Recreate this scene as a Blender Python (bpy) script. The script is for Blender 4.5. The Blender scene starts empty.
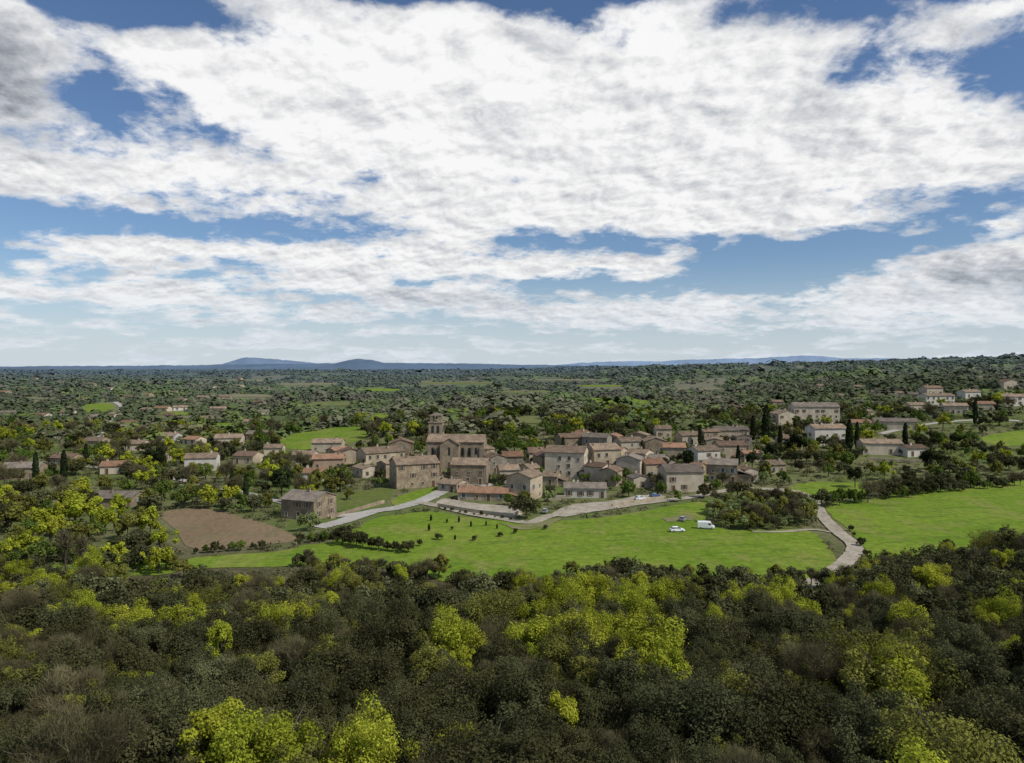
import bpy, bmesh, math, random
import numpy as np
from mathutils import Vector, Matrix
random.seed(7); RNG=np.random.default_rng(11)
SC=bpy.context.scene; COL=SC.collection
F=731.0; HOR=366.0; CH=45.0
TH=math.atan((381.5-HOR)/F)
FW=np.array([0,math.cos(TH),-math.sin(TH)]); UP=np.array([0,math.sin(TH),math.cos(TH)])
# ------------------------------------------------------------------ terrain
def S(t):
    t=np.clip(t,0,1); return t*t*(3-2*t)
def T(x,y):
    x=np.asarray(x,float); y=np.asarray(y,float)
    z=12*S((150-y)/110)
    z=z+11*S((y-255)/200)*(0.3+0.7*S((x+150)/150))
    z=z+17*S((x-150)/260)*S((y-330)/260)
    z=z+(6*np.sin(x/310+1)*np.sin(y/270)+4*np.sin(x/170+y/230))*S((y-480)/500)*(1-0.6*S((y-4000)/4000))
    z=z+44*np.exp(-((x-1600)/900)**2-((y-2300)/700)**2)
    z=z+14*np.exp(-((x+500)/900)**2-((y-3600)/900)**2)
    return z
def proj(x,y,z):
    dx=np.asarray(x,float); dy=np.asarray(y,float); dz=np.asarray(z,float)-CH
    dep=dy*FW[1]+dz*FW[2]; u=dy*UP[1]+dz*UP[2]
    return 512+F*dx/dep, 381.5-F*u/dep, dep
TT=np.geomspace(25,15000,1500)
def at(px,py,dz=0.0):
    d=FW+np.array([1,0,0])*(px-512)/F+UP*(381.5-py)/F
    X=d[0]*TT; Y=d[1]*TT; Z=CH+d[2]*TT
    g=Z-(T(X,Y)+dz); k=np.argmax(g<0)
    if g[k]>=0: k=len(TT)-1
    if k>0:
        a=g[k-1]/(g[k-1]-g[k]+1e-9); t=TT[k-1]+(TT[k]-TT[k-1])*a
    else: t=TT[0]
    x=d[0]*t; y=d[1]*t
    return float(x),float(y),float(T(x,y))
# ------------------------------------------------------------------ materials
def newmat(name,rough=.9,spec=.15):
    m=bpy.data.materials.new(name); m.use_nodes=True
    nt=m.node_tree; b=nt.nodes['Principled BSDF']
    b.inputs['Roughness'].default_value=rough; b.inputs['Specular IOR Level'].default_value=spec
    return m,nt,b
def N(nt,t,**k):
    n=nt.nodes.new(t)
    for a,v in k.items(): setattr(n,a,v)
    return n
def plug(nt,inp,v):
    if isinstance(v,bpy.types.NodeSocket): nt.links.new(v,inp)
    else: inp.default_value=v
def mth(nt,op,a,b=0.0,c=0.0,clamp=False):
    n=N(nt,'ShaderNodeMath',operation=op,use_clamp=clamp)
    plug(nt,n.inputs[0],a); plug(nt,n.inputs[1],b); plug(nt,n.inputs[2],c); return n.outputs[0]
def mixc(nt,f,a,b,blend='MIX'):
    n=N(nt,'ShaderNodeMix',data_type='RGBA',blend_type=blend)
    plug(nt,n.inputs[0],f)
    for i,v in ((6,a),(7,b)):
        if isinstance(v,(tuple,list)): v=tuple(v)+((1,) if len(v)==3 else ())
        plug(nt,n.inputs[i],v)
    return n.outputs[2]
def noise(nt,vec,scale,detail=4,rough=.55):
    n=N(nt,'ShaderNodeTexNoise'); n.inputs['Scale'].default_value=scale
    n.inputs['Detail'].default_value=detail; n.inputs['Roughness'].default_value=rough
    nt.links.new(vec,n.inputs['Vector']); return n.outputs[0]
def mapr(nt,v,a,b,c=0.,d=1.,smooth=False):
    n=N(nt,'ShaderNodeMapRange'); 
    if smooth: n.interpolation_type='SMOOTHSTEP'
    plug(nt,n.inputs[0],v)
    for i,q in enumerate((a,b,c,d)): n.inputs[i+1].default_value=q
    return n.outputs[0]
def vmul(nt,vec,s):
    n=N(nt,'ShaderNodeVectorMath',operation='MULTIPLY'); nt.links.new(vec,n.inputs[0]); n.inputs[1].default_value=s; return n.outputs[0]
def objrand(nt,a,b):
    return mapr(nt,N(nt,'ShaderNodeObjectInfo').outputs['Random'],0,1,a,b)
def scalecol(nt,col,fac):
    n=N(nt,'ShaderNodeVectorMath',operation='SCALE'); plug(nt,n.inputs[0],col if isinstance(col,bpy.types.NodeSocket) else col[:3]); plug(nt,n.inputs['Scale'],fac); return n.outputs[0]
def bump(nt,b,h,st,dist=.1):
    n=N(nt,'ShaderNodeBump'); n.inputs['Strength'].default_value=st; n.inputs['Distance'].default_value=dist
    nt.links.new(h,n.inputs['Height']); nt.links.new(n.outputs[0],b.inputs['Normal'])
def surf(name,c1,c2,s1,s2=None,lo=.75,hi=1.2,rnd=(.85,1.15),bst=.4,rough=.9):
    m,nt,b=newmat(name,rough)
    v=N(nt,'ShaderNodeTexCoord').outputs['Object']
    n1=noise(nt,v,s1,5); n2=noise(nt,v,s2 or s1*7,4,.65)
    c=mixc(nt,mapr(nt,n1,.38,.62),c1,c2)
    c=scalecol(nt,c,mapr(nt,n2,.3,.7,lo,hi))
    if rnd: c=scalecol(nt,c,objrand(nt,*rnd))
    nt.links.new(c,b.inputs['Base Color'])
    if bst: bump(nt,b,n2,bst)
    return m
def plain(name,c,rough=.6,spec=.3,metal=0):
    m,nt,b=newmat(name,rough,spec)
    v=N(nt,'ShaderNodeTexCoord').outputs['Object']
    c=scalecol(nt,c,mapr(nt,noise(nt,v,3,3),.3,.7,.9,1.08)); nt.links.new(c,b.inputs['Base Color'])
    b.inputs['Metallic'].default_value=metal
    return m
WALL={'stone':surf('stone wall',(.345,.275,.19),(.215,.17,.12),.35,2.2,.6,1.25),
 'beige':surf('beige render',(.45,.375,.27),(.32,.265,.19),.3,2.2,.68,1.2),
 'cream':surf('cream render',(.55,.475,.37),(.43,.37,.28),.3,2.5,.75,1.12),
 'white':surf('white render',(.64,.605,.54),(.54,.505,.44),.25,3,.82,1.06),
 'pink':surf('pink render',(.42,.30,.22),(.345,.245,.18),.3,3,.8,1.1),
 'grey':surf('grey stone',(.30,.265,.215),(.20,.175,.14),.35,2.2,.65,1.2)}
def roofmat(name,c1,c2):
    m,nt,b=newmat(name,.9,.1)
    tc=N(nt,'ShaderNodeTexCoord').outputs['Object']
    n1=noise(nt,tc,.45,5); n2=noise(nt,tc,3.2,3,.7)
    w=N(nt,'ShaderNodeTexWave',wave_type='BANDS',bands_direction='X'); w.inputs['Scale'].default_value=1.3; w.inputs['Distortion'].default_value=1.5
    nt.links.new(tc,w.inputs['Vector'])
    c=mixc(nt,mapr(nt,n1,.36,.62),c1,c2)
    c=scalecol(nt,c,mapr(nt,n2,.3,.7,.6,1.35)); c=scalecol(nt,c,mapr(nt,w.outputs[1],0,1,.8,1.1)); c=scalecol(nt,c,objrand(nt,.7,1.25))
    nt.links.new(c,b.inputs['Base Color']); bump(nt,b,w.outputs[1],.5)
    return m
ROOF={'tan':roofmat('tan roof tiles',(.295,.22,.155),(.185,.138,.10)),'brown':roofmat('brown roof tiles',(.21,.142,.10),(.14,.097,.07)),
 'orange':roofmat('orange roof tiles',(.31,.18,.115),(.215,.13,.085)),'grey':roofmat('grey weathered roof tiles',(.235,.197,.162),(.15,.127,.105))}
M_GLASS=plain('dark window glass',(.03,.035,.04),.2,.5)
M_SUR=plain('stone surround',(.40,.35,.27),.9,.1)
M_SHB=plain('blue grey shutter',(.22,.28,.32)); M_SHR=plain('brown shutter',(.14,.08,.05)); M_DOOR=plain('wood door',(.10,.06,.04))
M_BARK=surf('bark',(.13,.11,.08),(.08,.068,.052),1.2,6)
def leafmat(name,c1,c2,trans=.25,rnd=(.72,1.25)):
    m=bpy.data.materials.new(name); m.use_nodes=True; nt=m.node_tree
    nt.nodes.remove(nt.nodes['Principled BSDF']); out=nt.nodes['Material Output']
    a=N(nt,'ShaderNodeAttribute',attribute_name='Tone')
    oi=N(nt,'ShaderNodeObjectInfo').outputs['Random']
    sep=N(nt,'ShaderNodeSeparateColor'); nt.links.new(a.outputs['Color'],sep.inputs[0])
    h=mth(nt,'FRACT',mth(nt,'MULTIPLY',oi,7.31))
    f=mth(nt,'ADD',mth(nt,'MULTIPLY',sep.outputs[1],.5),mth(nt,'MULTIPLY',h,.5))
    c=mixc(nt,f,c1,c2); c=scalecol(nt,c,sep.outputs[0]); c=scalecol(nt,c,mapr(nt,oi,0,1,*rnd))
    d=N(nt,'ShaderNodeBsdfDiffuse'); t=N(nt,'ShaderNodeBsdfTranslucent'); mx=N(nt,'ShaderNodeMixShader'); mx.inputs[0].default_value=trans
    nt.links.new(c,d.inputs[0]); nt.links.new(c,t.inputs[0]); nt.links.new(d.outputs[0],mx.inputs[1]); nt.links.new(t.outputs[0],mx.inputs[2]); nt.links.new(mx.outputs[0],out.inputs[0])
    return m
L_OAK=leafmat('dark oak leaves',(.050,.054,.024),(.084,.082,.036),.2)
L_LIME=leafmat('lime spring leaves',(.25,.31,.030),(.38,.38,.045),.38,(.85,1.15))
L_YEL=leafmat('soft yellow green leaves',(.150,.165,.038),(.225,.215,.052),.32,(.75,1.15))
L_OLIVE=leafmat('olive leaves',(.112,.116,.056),(.080,.088,.038))
L_GREEN=leafmat('fresh green leaves',(.085,.14,.026),(.15,.19,.042),.3)
L_TWIG=leafmat('bare twigs',(.150,.134,.072),(.108,.096,.052),.05)
L_CYP=leafmat('cypress leaves',(.018,.028,.013),(.032,.043,.017),.1)
L_PALE=leafmat('pale spring leaves',(.25,.29,.12),(.19,.24,.085),.32,(.85,1.15))
def rawmat(name):
    m=bpy.data.materials.new(name); m.use_nodes=True
    nt=m.node_tree; b=nt.nodes['Principled BSDF']; b.inputs['Roughness'].default_value=1; b.inputs['Specular IOR Level'].default_value=0
    a=N(nt,'ShaderNodeAttribute',attribute_name='Tone'); nt.links.new(a.outputs['Color'],b.inputs['Base Color']); return m
M_FAR=rawmat('far foliage')
# ------------------------------------------------------------------ mesh helpers
def link(name,me,parent=None):
    o=bpy.data.objects.new(name,me); COL.objects.link(o)
    if parent is not None: o.parent=parent
    return o
def tag(o,label=None,cat=None,group=None,kind=None):
    if label: o['label']=label
    if cat: o['category']=cat
    if group: o['group']=group
    if kind: o['kind']=kind
    return o
def empty(name,loc,rz=0,sc=1):
    o=bpy.data.objects.new(name,None); COL.objects.link(o); o.empty_display_size=.5
    o.location=loc; o.rotation_euler=(0,0,rz); o.scale=(sc,sc,sc); return o
def npmesh(name,V,Q,mat,tone=None):
    me=bpy.data.meshes.new(name); V=np.asarray(V,np.float32); Q=np.asarray(Q,np.int32)
    me.vertices.add(len(V)); me.vertices.foreach_set('co',V.ravel())
    k=Q.shape[1]; me.loops.add(Q.size); me.loops.foreach_set('vertex_index',Q.ravel())
    me.polygons.add(len(Q)); me.polygons.foreach_set('loop_start',np.arange(0,Q.size,k,dtype=np.int32))
    try: me.polygons.foreach_set('loop_total',np.full(len(Q),k,np.int32))
    except Exception: pass
    if tone is not None:
        a=me.color_attributes.new('Tone','FLOAT_COLOR','POINT'); a.data.foreach_set('color',np.asarray(tone,np.float32).ravel())
    me.materials.append(mat); me.update(calc_edges=True); return me
class MB:
    def __init__(s): s.v=[]; s.f=[]; s.m=[]
    def add(s,vs,fs,mi=0):
        o=len(s.v); s.v+= [tuple(v) for v in vs]; s.f+=[tuple(i+o for i in f) for f in fs]; s.m+=[mi]*len(fs); return s
    def box(s,cx,cy,cz,sx,sy,sz,mi=0,tx=1,ty=1):
        vs=[]
        for z,kx,ky in ((-.5,1,1),(.5,tx,ty)):
            for a,b in ((-.5,-.5),(.5,-.5),(.5,.5),(-.5,.5)): vs.append((cx+a*sx*kx,cy+b*sy*ky,cz+z*sz))
        return s.add(vs,[(3,2,1,0),(4,5,6,7),(0,1,5,4),(1,2,6,5),(2,3,7,6),(3,0,4,7)],mi)
    def tube(s,pts,rad,n=6,mi=0):
        vs=[];fs=[]
        pts=[Vector(p) for p in pts]
        for i,p in enumerate(pts):
            d=(pts[min(i+1,len(pts)-1)]-pts[max(i-1,0)]).normalized()
            a=d.orthogonal().normalized(); b=d.cross(a)
            for k in range(n):
                t=2*math.pi*k/n; vs.append(p+(a*math.cos(t)+b*math.sin(t))*rad[i])
        for i in range(len(pts)-1):
            for k in range(n): fs.append((i*n+k,i*n+(k+1)%n,(i+1)*n+(k+1)%n,(i+1)*n+k))
        fs.append(tuple(range((len(pts)-1)*n,len(pts)*n)))
        return s.add(vs,fs,mi)
    def mesh(s,name,mats):
        me=bpy.data.meshes.new(name); me.from_pydata(s.v,[],s.f)
        for m in (mats if isinstance(mats,(list,tuple)) else [mats]): me.materials.append(m)
        me.polygons.foreach_set('material_index',s.m); me.update(); return me
    def build(s,name,mats,parent=None): return link(name,s.mesh(name,mats),parent)
# ------------------------------------------------------------------ trees
def cards(P,Nn,size,rng,aspect=1.0):
    n=len(P); Nn=Nn/np.linalg.norm(Nn,axis=1,keepdims=True)
    r=rng.normal(size=(n,3)); a=np.cross(Nn,r); a/=np.linalg.norm(a,axis=1,keepdims=True)+1e-9; b=np.cross(Nn,a)
    s=(size*(.55+.9*rng.random(n)))[:,None]/2; s2=s*aspect
    V=np.stack([P-a*s-b*s2*.6,P+a*s*.7-b*s2,P+a*s+b*s2*.6,P-a*s*.6+b*s2],1).reshape(-1,3)
    Q=np.arange(4*n).reshape(n,4); return V,Q
def crown_pts(n,R,Hc,zc,ncl,rng):
    th=rng.random(ncl)*2*np.pi; cz=rng.uniform(-.6,1,ncl); rr=np.sqrt(np.clip(1-cz*cz,0,1)); rad=rng.uniform(.4,.92,ncl)
    ph=rng.random(4)*6.28
    lop=1+.22*np.sin(th*2+ph[0])+.16*np.sin(th*3+ph[1]); lift=1+.20*np.sin(th*2+ph[2]+cz*2)
    rad=rad*np.where(rng.random(ncl)<.2,rng.uniform(1.1,1.35,ncl),1)
    c=np.stack([np.cos(th)*rr*rad*R*lop,np.sin(th)*rr*rad*R*lop,zc+cz*rad*Hc/2*lift],1)
    rc=rng.uniform(.12,.34,ncl)*R; tone=rng.uniform(.7,1.3,ncl); hue=rng.random(ncl)
    k=rng.choice(ncl,n,p=rc**2/np.sum(rc**2))
    d=rng.normal(size=(n,3)); d/=np.linalg.norm(d,axis=1,keepdims=True)
    rad2=rc[k]*(rng.uniform(.2,1.0,n)**.5+np.abs(rng.normal(size=n))*.18)
    P=c[k]+d*rad2[:,None]*np.array([1,1,.95])
    Nn=d+rng.normal(size=(n,3))*.6+np.array([0,0,.5])
    return P,Nn,tone[k]*rng.uniform(.75,1.25,n),np.clip(hue[k]*.6+rng.random(n)*.4,0,1)
def tonearr(t,h,rep=4):
    n=len(t); A=np.ones((n,4),np.float32); A[:,0]=t; A[:,1]=h; return np.repeat(A,rep,0)
def trunk_mesh(h,r,R,seed,limbs=5):
    rr=random.Random(seed); mb=MB(); pts=[];rad=[]
    x=y=0
    for i in range(6):
        t=i/5; pts.append((x,y,h*t*.8-.4)); rad.append(r*(1.25-t*.85)); x+=rr.uniform(-.15,.15); y+=rr.uniform(-.15,.15)
    mb.tube(pts,rad,7)
    for l in range(limbs):
        a=2*math.pi*l/limbs+rr.uniform(-.4,.4); z0=h*rr.uniform(.28,.55); L=R*rr.uniform(.6,.9)
        p=[(0,0,z0)]+[(math.cos(a)*L*t,math.sin(a)*L*t,z0+h*.38*t**.8+rr.uniform(-.1,.1)) for t in (.35,.7,1)]
        mb.tube(p,[r*.5,r*.36,r*.22,r*.07],5)
    return mb.mesh('trunk',M_BARK)
def broad(mat,n,R,h,leaf,ncl,seed,low=.3):
    rng=np.random.default_rng(seed); Hc=h*(1-low); P,Nn,t,hu=crown_pts(n,R,Hc*1.0,h*low+Hc*.5,ncl,rng)
    V,Q=cards(P,Nn,leaf,rng); return (npmesh('crown',V,Q,mat,tonearr(t,hu)),trunk_mesh(h,.22*R/3.5,R,seed))
def bare(mat,n,R,h,wid,seed,ln=1.0):
    rng=np.random.default_rng(seed); ncl=26
    P,Nn,t,hu=crown_pts(n,R,h*.7,h*.62,ncl,rng)
    root=np.array([0,0,h*.3]); d=P-root; d/=np.linalg.norm(d,axis=1,keepdims=True)+1e-9
    d=d+rng.normal(size=(n,3))*.75+np.array([0,0,.25]); d/=np.linalg.norm(d,axis=1,keepdims=True)
    r=rng.normal(size=(n,3)); a=np.cross(d,r); a/=np.linalg.norm(a,axis=1,keepdims=True)
    L=(ln*(.4+rng.random(n)))[:,None]; w=wid*(.6+.8*rng.random(n))[:,None]
    V=np.stack([P-a*w,P+a*w,P+d*L+a*w*.3,P+d*L-a*w*.3],1).reshape(-1,3); Q=np.arange(4*n).reshape(n,4)
    return (npmesh('crown',V,Q,mat,tonearr(t,hu)),trunk_mesh(h*1.05,.2,R*1.05,seed,9))
def spindle(mat,n,R,h,leaf,seed):
    rng=np.random.default_rng(seed); t=rng.random(n)**.85; prof=np.sin(np.pi*np.clip(t*.93+.05,0,1))**.6*(1-.35*t)
    th=rng.random(n)*2*np.pi; lump=1+.14*np.sin(th*3+t*9+seed)+.1*np.sin(t*31)
    r=R*prof*lump*rng.uniform(.75,1.05,n)
    P=np.stack([np.cos(th)*r,np.sin(th)*r,.3+t*(h-.3)],1); Nn=np.stack([np.cos(th),np.sin(th),.5+0*th],1)+rng.normal(size=(n,3))*.4
    V,Q=cards(P,Nn,leaf,rng,1.4); tn=rng.uniform(.7,1.3,n)
    mb=MB(); mb.tube([(0,0,-.4),(0,0,h*.5),(0,0,h*.85)],[.2,.13,.04],6)
    return (npmesh('crown',V,Q,mat,tonearr(tn,rng.random(n))),mb.mesh('trunk',M_BARK))
KIND={
 'oak':[broad(L_OAK,15000,rr,hh,.145,nc,s,.2) for s,rr,hh,nc in ((1,3.3,7.6,60),(2,3.9,8.4,84),(3,2.8,7.6,44),(4,3.5,9.2,64),(5,4.3,7.4,96),(6,3.1,6.4,40))],
 'lime':[broad(L_LIME,9500,rr,hh,.145,nc,s,.2) for s,rr,hh,nc in ((11,3.0,8.4,34),(12,3.6,9.0,46),(13,2.5,8.0,26),(14,3.2,8.8,32))],
 'yellow':[broad(L_YEL,9500,rr,hh,.145,nc,s,.2) for s,rr,hh,nc in ((16,3.2,8.2,38),(17,3.7,9.0,50),(18,2.7,7.8,30))],
 'mossy':[broad(L_OLIVE,12500,rr,hh,.14,nc,s,.22) for s,rr,hh,nc in ((21,3.3,7.8,48),(22,2.8,7.4,36),(23,3.8,8.4,62),(24,3.1,8.8,40))],
 'bare':[bare(L_TWIG,12000,rr,hh,.014,s,.75) for s,rr,hh in ((31,3.3,8.2),(32,2.9,7.8),(33,3.6,8.4))],
 'm_oak':[broad(L_OAK,1900,rr,hh,.45,nc,s,.12) for s,rr,hh,nc in ((41,3.6,7,28),(42,4.3,7.6,34),(43,3.0,6.4,24))],
 'm_green':[broad(L_GREEN,1800,rr,hh,.44,nc,s,.12) for s,rr,hh,nc in ((51,3.4,7,26),(52,3.9,7.8,30),(53,2.8,6.2,20))],
 'm_lime':[broad(L_LIME,1700,rr,hh,.44,nc,s,.12) for s,rr,hh,nc in ((56,3.4,7.5,26),(57,3.0,7.8,24))],
 'm_yellow':[broad(L_YEL,1700,rr,hh,.44,nc,s,.12) for s,rr,hh,nc in ((58,3.4,7.2,26),(59,3.0,7.0,24))],
 'm_olive':[broad(L_OLIVE,1700,rr,hh,.42,nc,s,.12) for s,rr,hh,nc in ((61,3.2,5.8,26),(62,2.8,5.4,20))],
 'm_pale':[broad(L_PALE,1300,rr,hh,.34,nc,s,.12) for s,rr,hh,nc in ((66,2.7,5.2,20),(67,2.3,4.8,18))],
 'm_bare':[bare(L_TWIG,2600,rr,hh,.04,s,1.0) for s,rr,hh in ((71,3.3,7.6),(72,2.8,8.2))],
 'cypress':[spindle(L_CYP,1300,1.15,11,.5,s) for s in (81,82)],
 'sapling':[spindle(L_CYP,350,.62,3.2,.34,s) for s in (86,87)],
 'poplar':[bare(L_TWIG,900,1.2,12,.05,91,1.6)],
 'pine':[broad(L_CYP,2400,5.0,11,.5,36,95,.35),broad(L_CYP,2000,3.8,11,.5,30,96,.2)],
}
LOOK={'oak':('dark evergreen oak','evergreen_oak'),'lime':('lime green spring oak','spring_oak'),'yellow':('soft yellow green oak','yellow_green_oak'),'mossy':('grey green oak','grey_green_oak'),'bare':('bare grey brown oak','bare_oak'),
 'm_oak':('dark round tree','evergreen_tree'),'m_green':('fresh green tree','green_tree'),'m_lime':('lime green tree','lime_green_tree'),'m_yellow':('yellow green tree','yellow_green_tree'),'m_olive':('grey green olive tree','olive_tree'),
 'm_pale':('pale green tree','pale_green_tree'),'m_bare':('leafless brown tree','bare_tree'),'cypress':('tall dark cypress','cypress_tree'),'sapling':('small dark cypress sapling','cypress_sapling'),
 'poplar':('tall thin leafless poplar','poplar_tree'),'pine':('large dark pine','pine_tree')}
TREES=[]
def tree(kind,x,y,sc=1,label=None,phrase=None,group=None):
    cm,tm=random.choice(KIND[kind]); nm=LOOK[kind][1]
    r=empty(nm,(x,y,float(T(x,y))),random.uniform(0,6.28),sc*random.uniform(.88,1.14))
    r.scale=(r.scale[0]*random.uniform(.85,1.15),r.scale[1]*random.uniform(.85,1.15),r.scale[2])
    link('trunk',tm,r); link('crown',cm,r)
    r['category']='tree'; r['group']=group or (LOOK[kind][0]+'s')
    if label: r['label']=label
    TREES.append((r,kind,x,y,label,phrase)); return r
# ------------------------------------------------------------------ fields and roads (outlines traced on the terrain)
def cat(pts,closed=True,k=6):
    P=[np.array(p,float) for p in pts]; n=len(P); out=[]
    rng_=range(n) if closed else range(n-1)
    for i in rng_:
        g=(lambda j:P[j%n]) if closed else (lambda j:P[max(0,min(n-1,j))])
        p0,p1,p2,p3=g(i-1),g(i),g(i+1),g(i+2)
        for q in range(k):
            t=q/k; out.append(.5*((2*p1)+(-p0+p2)*t+(2*p0-5*p1+4*p2-p3)*t*t+(-p0+3*p1-3*p2+p3)*t**3))
    if not closed: out.append(P[-1])
    return out
POLY=[]
def inpoly(px,py,poly):
    px=np.asarray(px,float); py=np.asarray(py,float); r=np.zeros(px.shape,bool); n=len(poly)
    for i in range(n):
        x1,y1=poly[i]; x2,y2=poly[(i+1)%n]
        c=((y1>py)!=(y2>py)); xx=(x2-x1)*(py-y1)/((y2-y1) if y2!=y1 else 1e-9)+x1
        r^=(c&(px<xx))
    return r
def sheet(name,pts,mat,off=.10,jit=.4,block=True):
    pp=cat(pts,True,5)
    W=[at(p[0],p[1]) for p in pp]; rr=random.Random(len(POLY))
    W=[(x+rr.uniform(-jit,jit),y+rr.uniform(-jit,jit)) for x,y,z in W]
    bm=bmesh.new(); vs=[bm.verts.new((x,y,0)) for x,y in W]; bm.faces.new(vs)
    xs=[w[0] for w in W]; ys=[w[1] for w in W]
    for lo,hi,nv in ((min(xs),max(xs),(1,0,0)),(min(ys),max(ys),(0,1,0))):
        st=max(5,(hi-lo)/50); q=lo+st
        while q<hi:
            bmesh.ops.bisect_plane(bm,geom=bm.verts[:]+bm.edges[:]+bm.faces[:],plane_co=(q*nv[0],q*nv[1],0),plane_no=nv); q+=st
    bmesh.ops.triangulate(bm,faces=bm.faces[:])
    for v in bm.verts: v.co.z=float(T(v.co.x,v.co.y))+off
    bmesh.ops.recalc_face_normals(bm,faces=bm.faces[:])
    if sum(f.normal.z for f in bm.faces)<0: bmesh.ops.reverse_faces(bm,faces=bm.faces[:])
    me=bpy.data.meshes.new(name); bm.to_mesh(me); bm.free(); me.materials.append(mat)
    o=link(name,me); o['kind']='structure'
    if block: POLY.append([tuple(p) for p in pp])
    return o
def ribbon(name,pts,width,mat,off=.2):
    pp=cat(pts,False,8); W=[at(p[0],p[1]) for p in pp]; V=[];Q=[]
    C=[Vector((w[0],w[1])) for w in W]; left=[];right=[]
    for i,c in enumerate(C):
        d=(C[min(i+1,len(C)-1)]-C[max(i-1,0)]).normalized(); nrm=Vector((-d.y,d.x))
        for j in range(5):
            q=c+nrm*width*(.5-j/4)*(1+random.uniform(-.09,.09)); V.append((q.x,q.y,float(T(q.x,q.y))+off))
        a=proj(V[-5][0],V[-5][1],V[-5][2]); b=proj(V[-1][0],V[-1][1],V[-1][2]); left.append((float(a[0]),float(a[1])-1.0)); right.append((float(b[0]),float(b[1])+1.0))
    for i in range(len(C)-1):
        for j in range(4): Q.append((i*5+j,i*5+j+1,i*5+j+6,i*5+j+5))
    o=link(name,npmesh(name,V,Q,mat)); o['kind']='structure'; POLY.append(left+right[::-1]); return o
def fieldmat(name,c1,c2,s1=.03,s2=.6,lo=.75,hi=1.2,stretch=(1,1,1),c3=None,c4=None):
    m,nt,b=newmat(name,1,.05); pos=N(nt,'ShaderNodeNewGeometry').outputs['Position']
    v=vmul(nt,pos,stretch)
    n1=noise(nt,v,s1,6,.6); n2=noise(nt,v,s2,5,.7)
    c=mixc(nt,mapr(nt,n1,.36,.64),c1,c2)
    if c3:
        n3=noise(nt,vmul(nt,pos,(1,.6,1)),s1*2.7,6,.65); c=mixc(nt,mapr(nt,n3,.50,.66,0,.9),c,c3)
    if c4:
        n4=noise(nt,vmul(nt,pos,(.5,1.3,1)),s1*5,6,.7); c=mixc(nt,mapr(nt,n4,.52,.66,0,.8),c,c4)
    c=scalecol(nt,c,mapr(nt,n2,.3,.7,lo,hi)); nt.links.new(c,b.inputs['Base Color']); bump(nt,b,n2,.6,.3); return m
M_MEAD=fieldmat('meadow grass',(.115,.190,.018),(.165,.225,.030),.035,.5,.68,1.25,(1,1,1),(.195,.205,.055),(.080,.140,.018))
M_MEAD2=fieldmat('rough grass',(.12,.145,.038),(.09,.13,.028),.05,.5,.7,1.2,(1,1,1),(.16,.145,.07),(.08,.10,.03))
M_SOIL=fieldmat('ploughed soil',(.225,.165,.105),(.18,.132,.082),.05,.9,.75,1.15,(1,.35,1),(.16,.14,.075))
M_WORN=fieldmat('worn sandy grass',(.22,.19,.11),(.13,.16,.045),.25,.9,.8,1.15)
M_ROAD=fieldmat('pale asphalt',(.33,.315,.29),(.41,.39,.355),.08,.8,.8,1.15)
M_TRACK=fieldmat('gravel track',(.40,.355,.29),(.30,.265,.21),.15,1.2,.75,1.2,(1,1,1),(.22,.20,.13))
M_PALEF=fieldmat('pale fallow field',(.19,.18,.115),(.16,.155,.09),.02,.2,.8,1.15)
M_OLF=fieldmat('olive pasture',(.12,.145,.05),(.15,.155,.065),.02,.2,.8,1.15)
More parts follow.
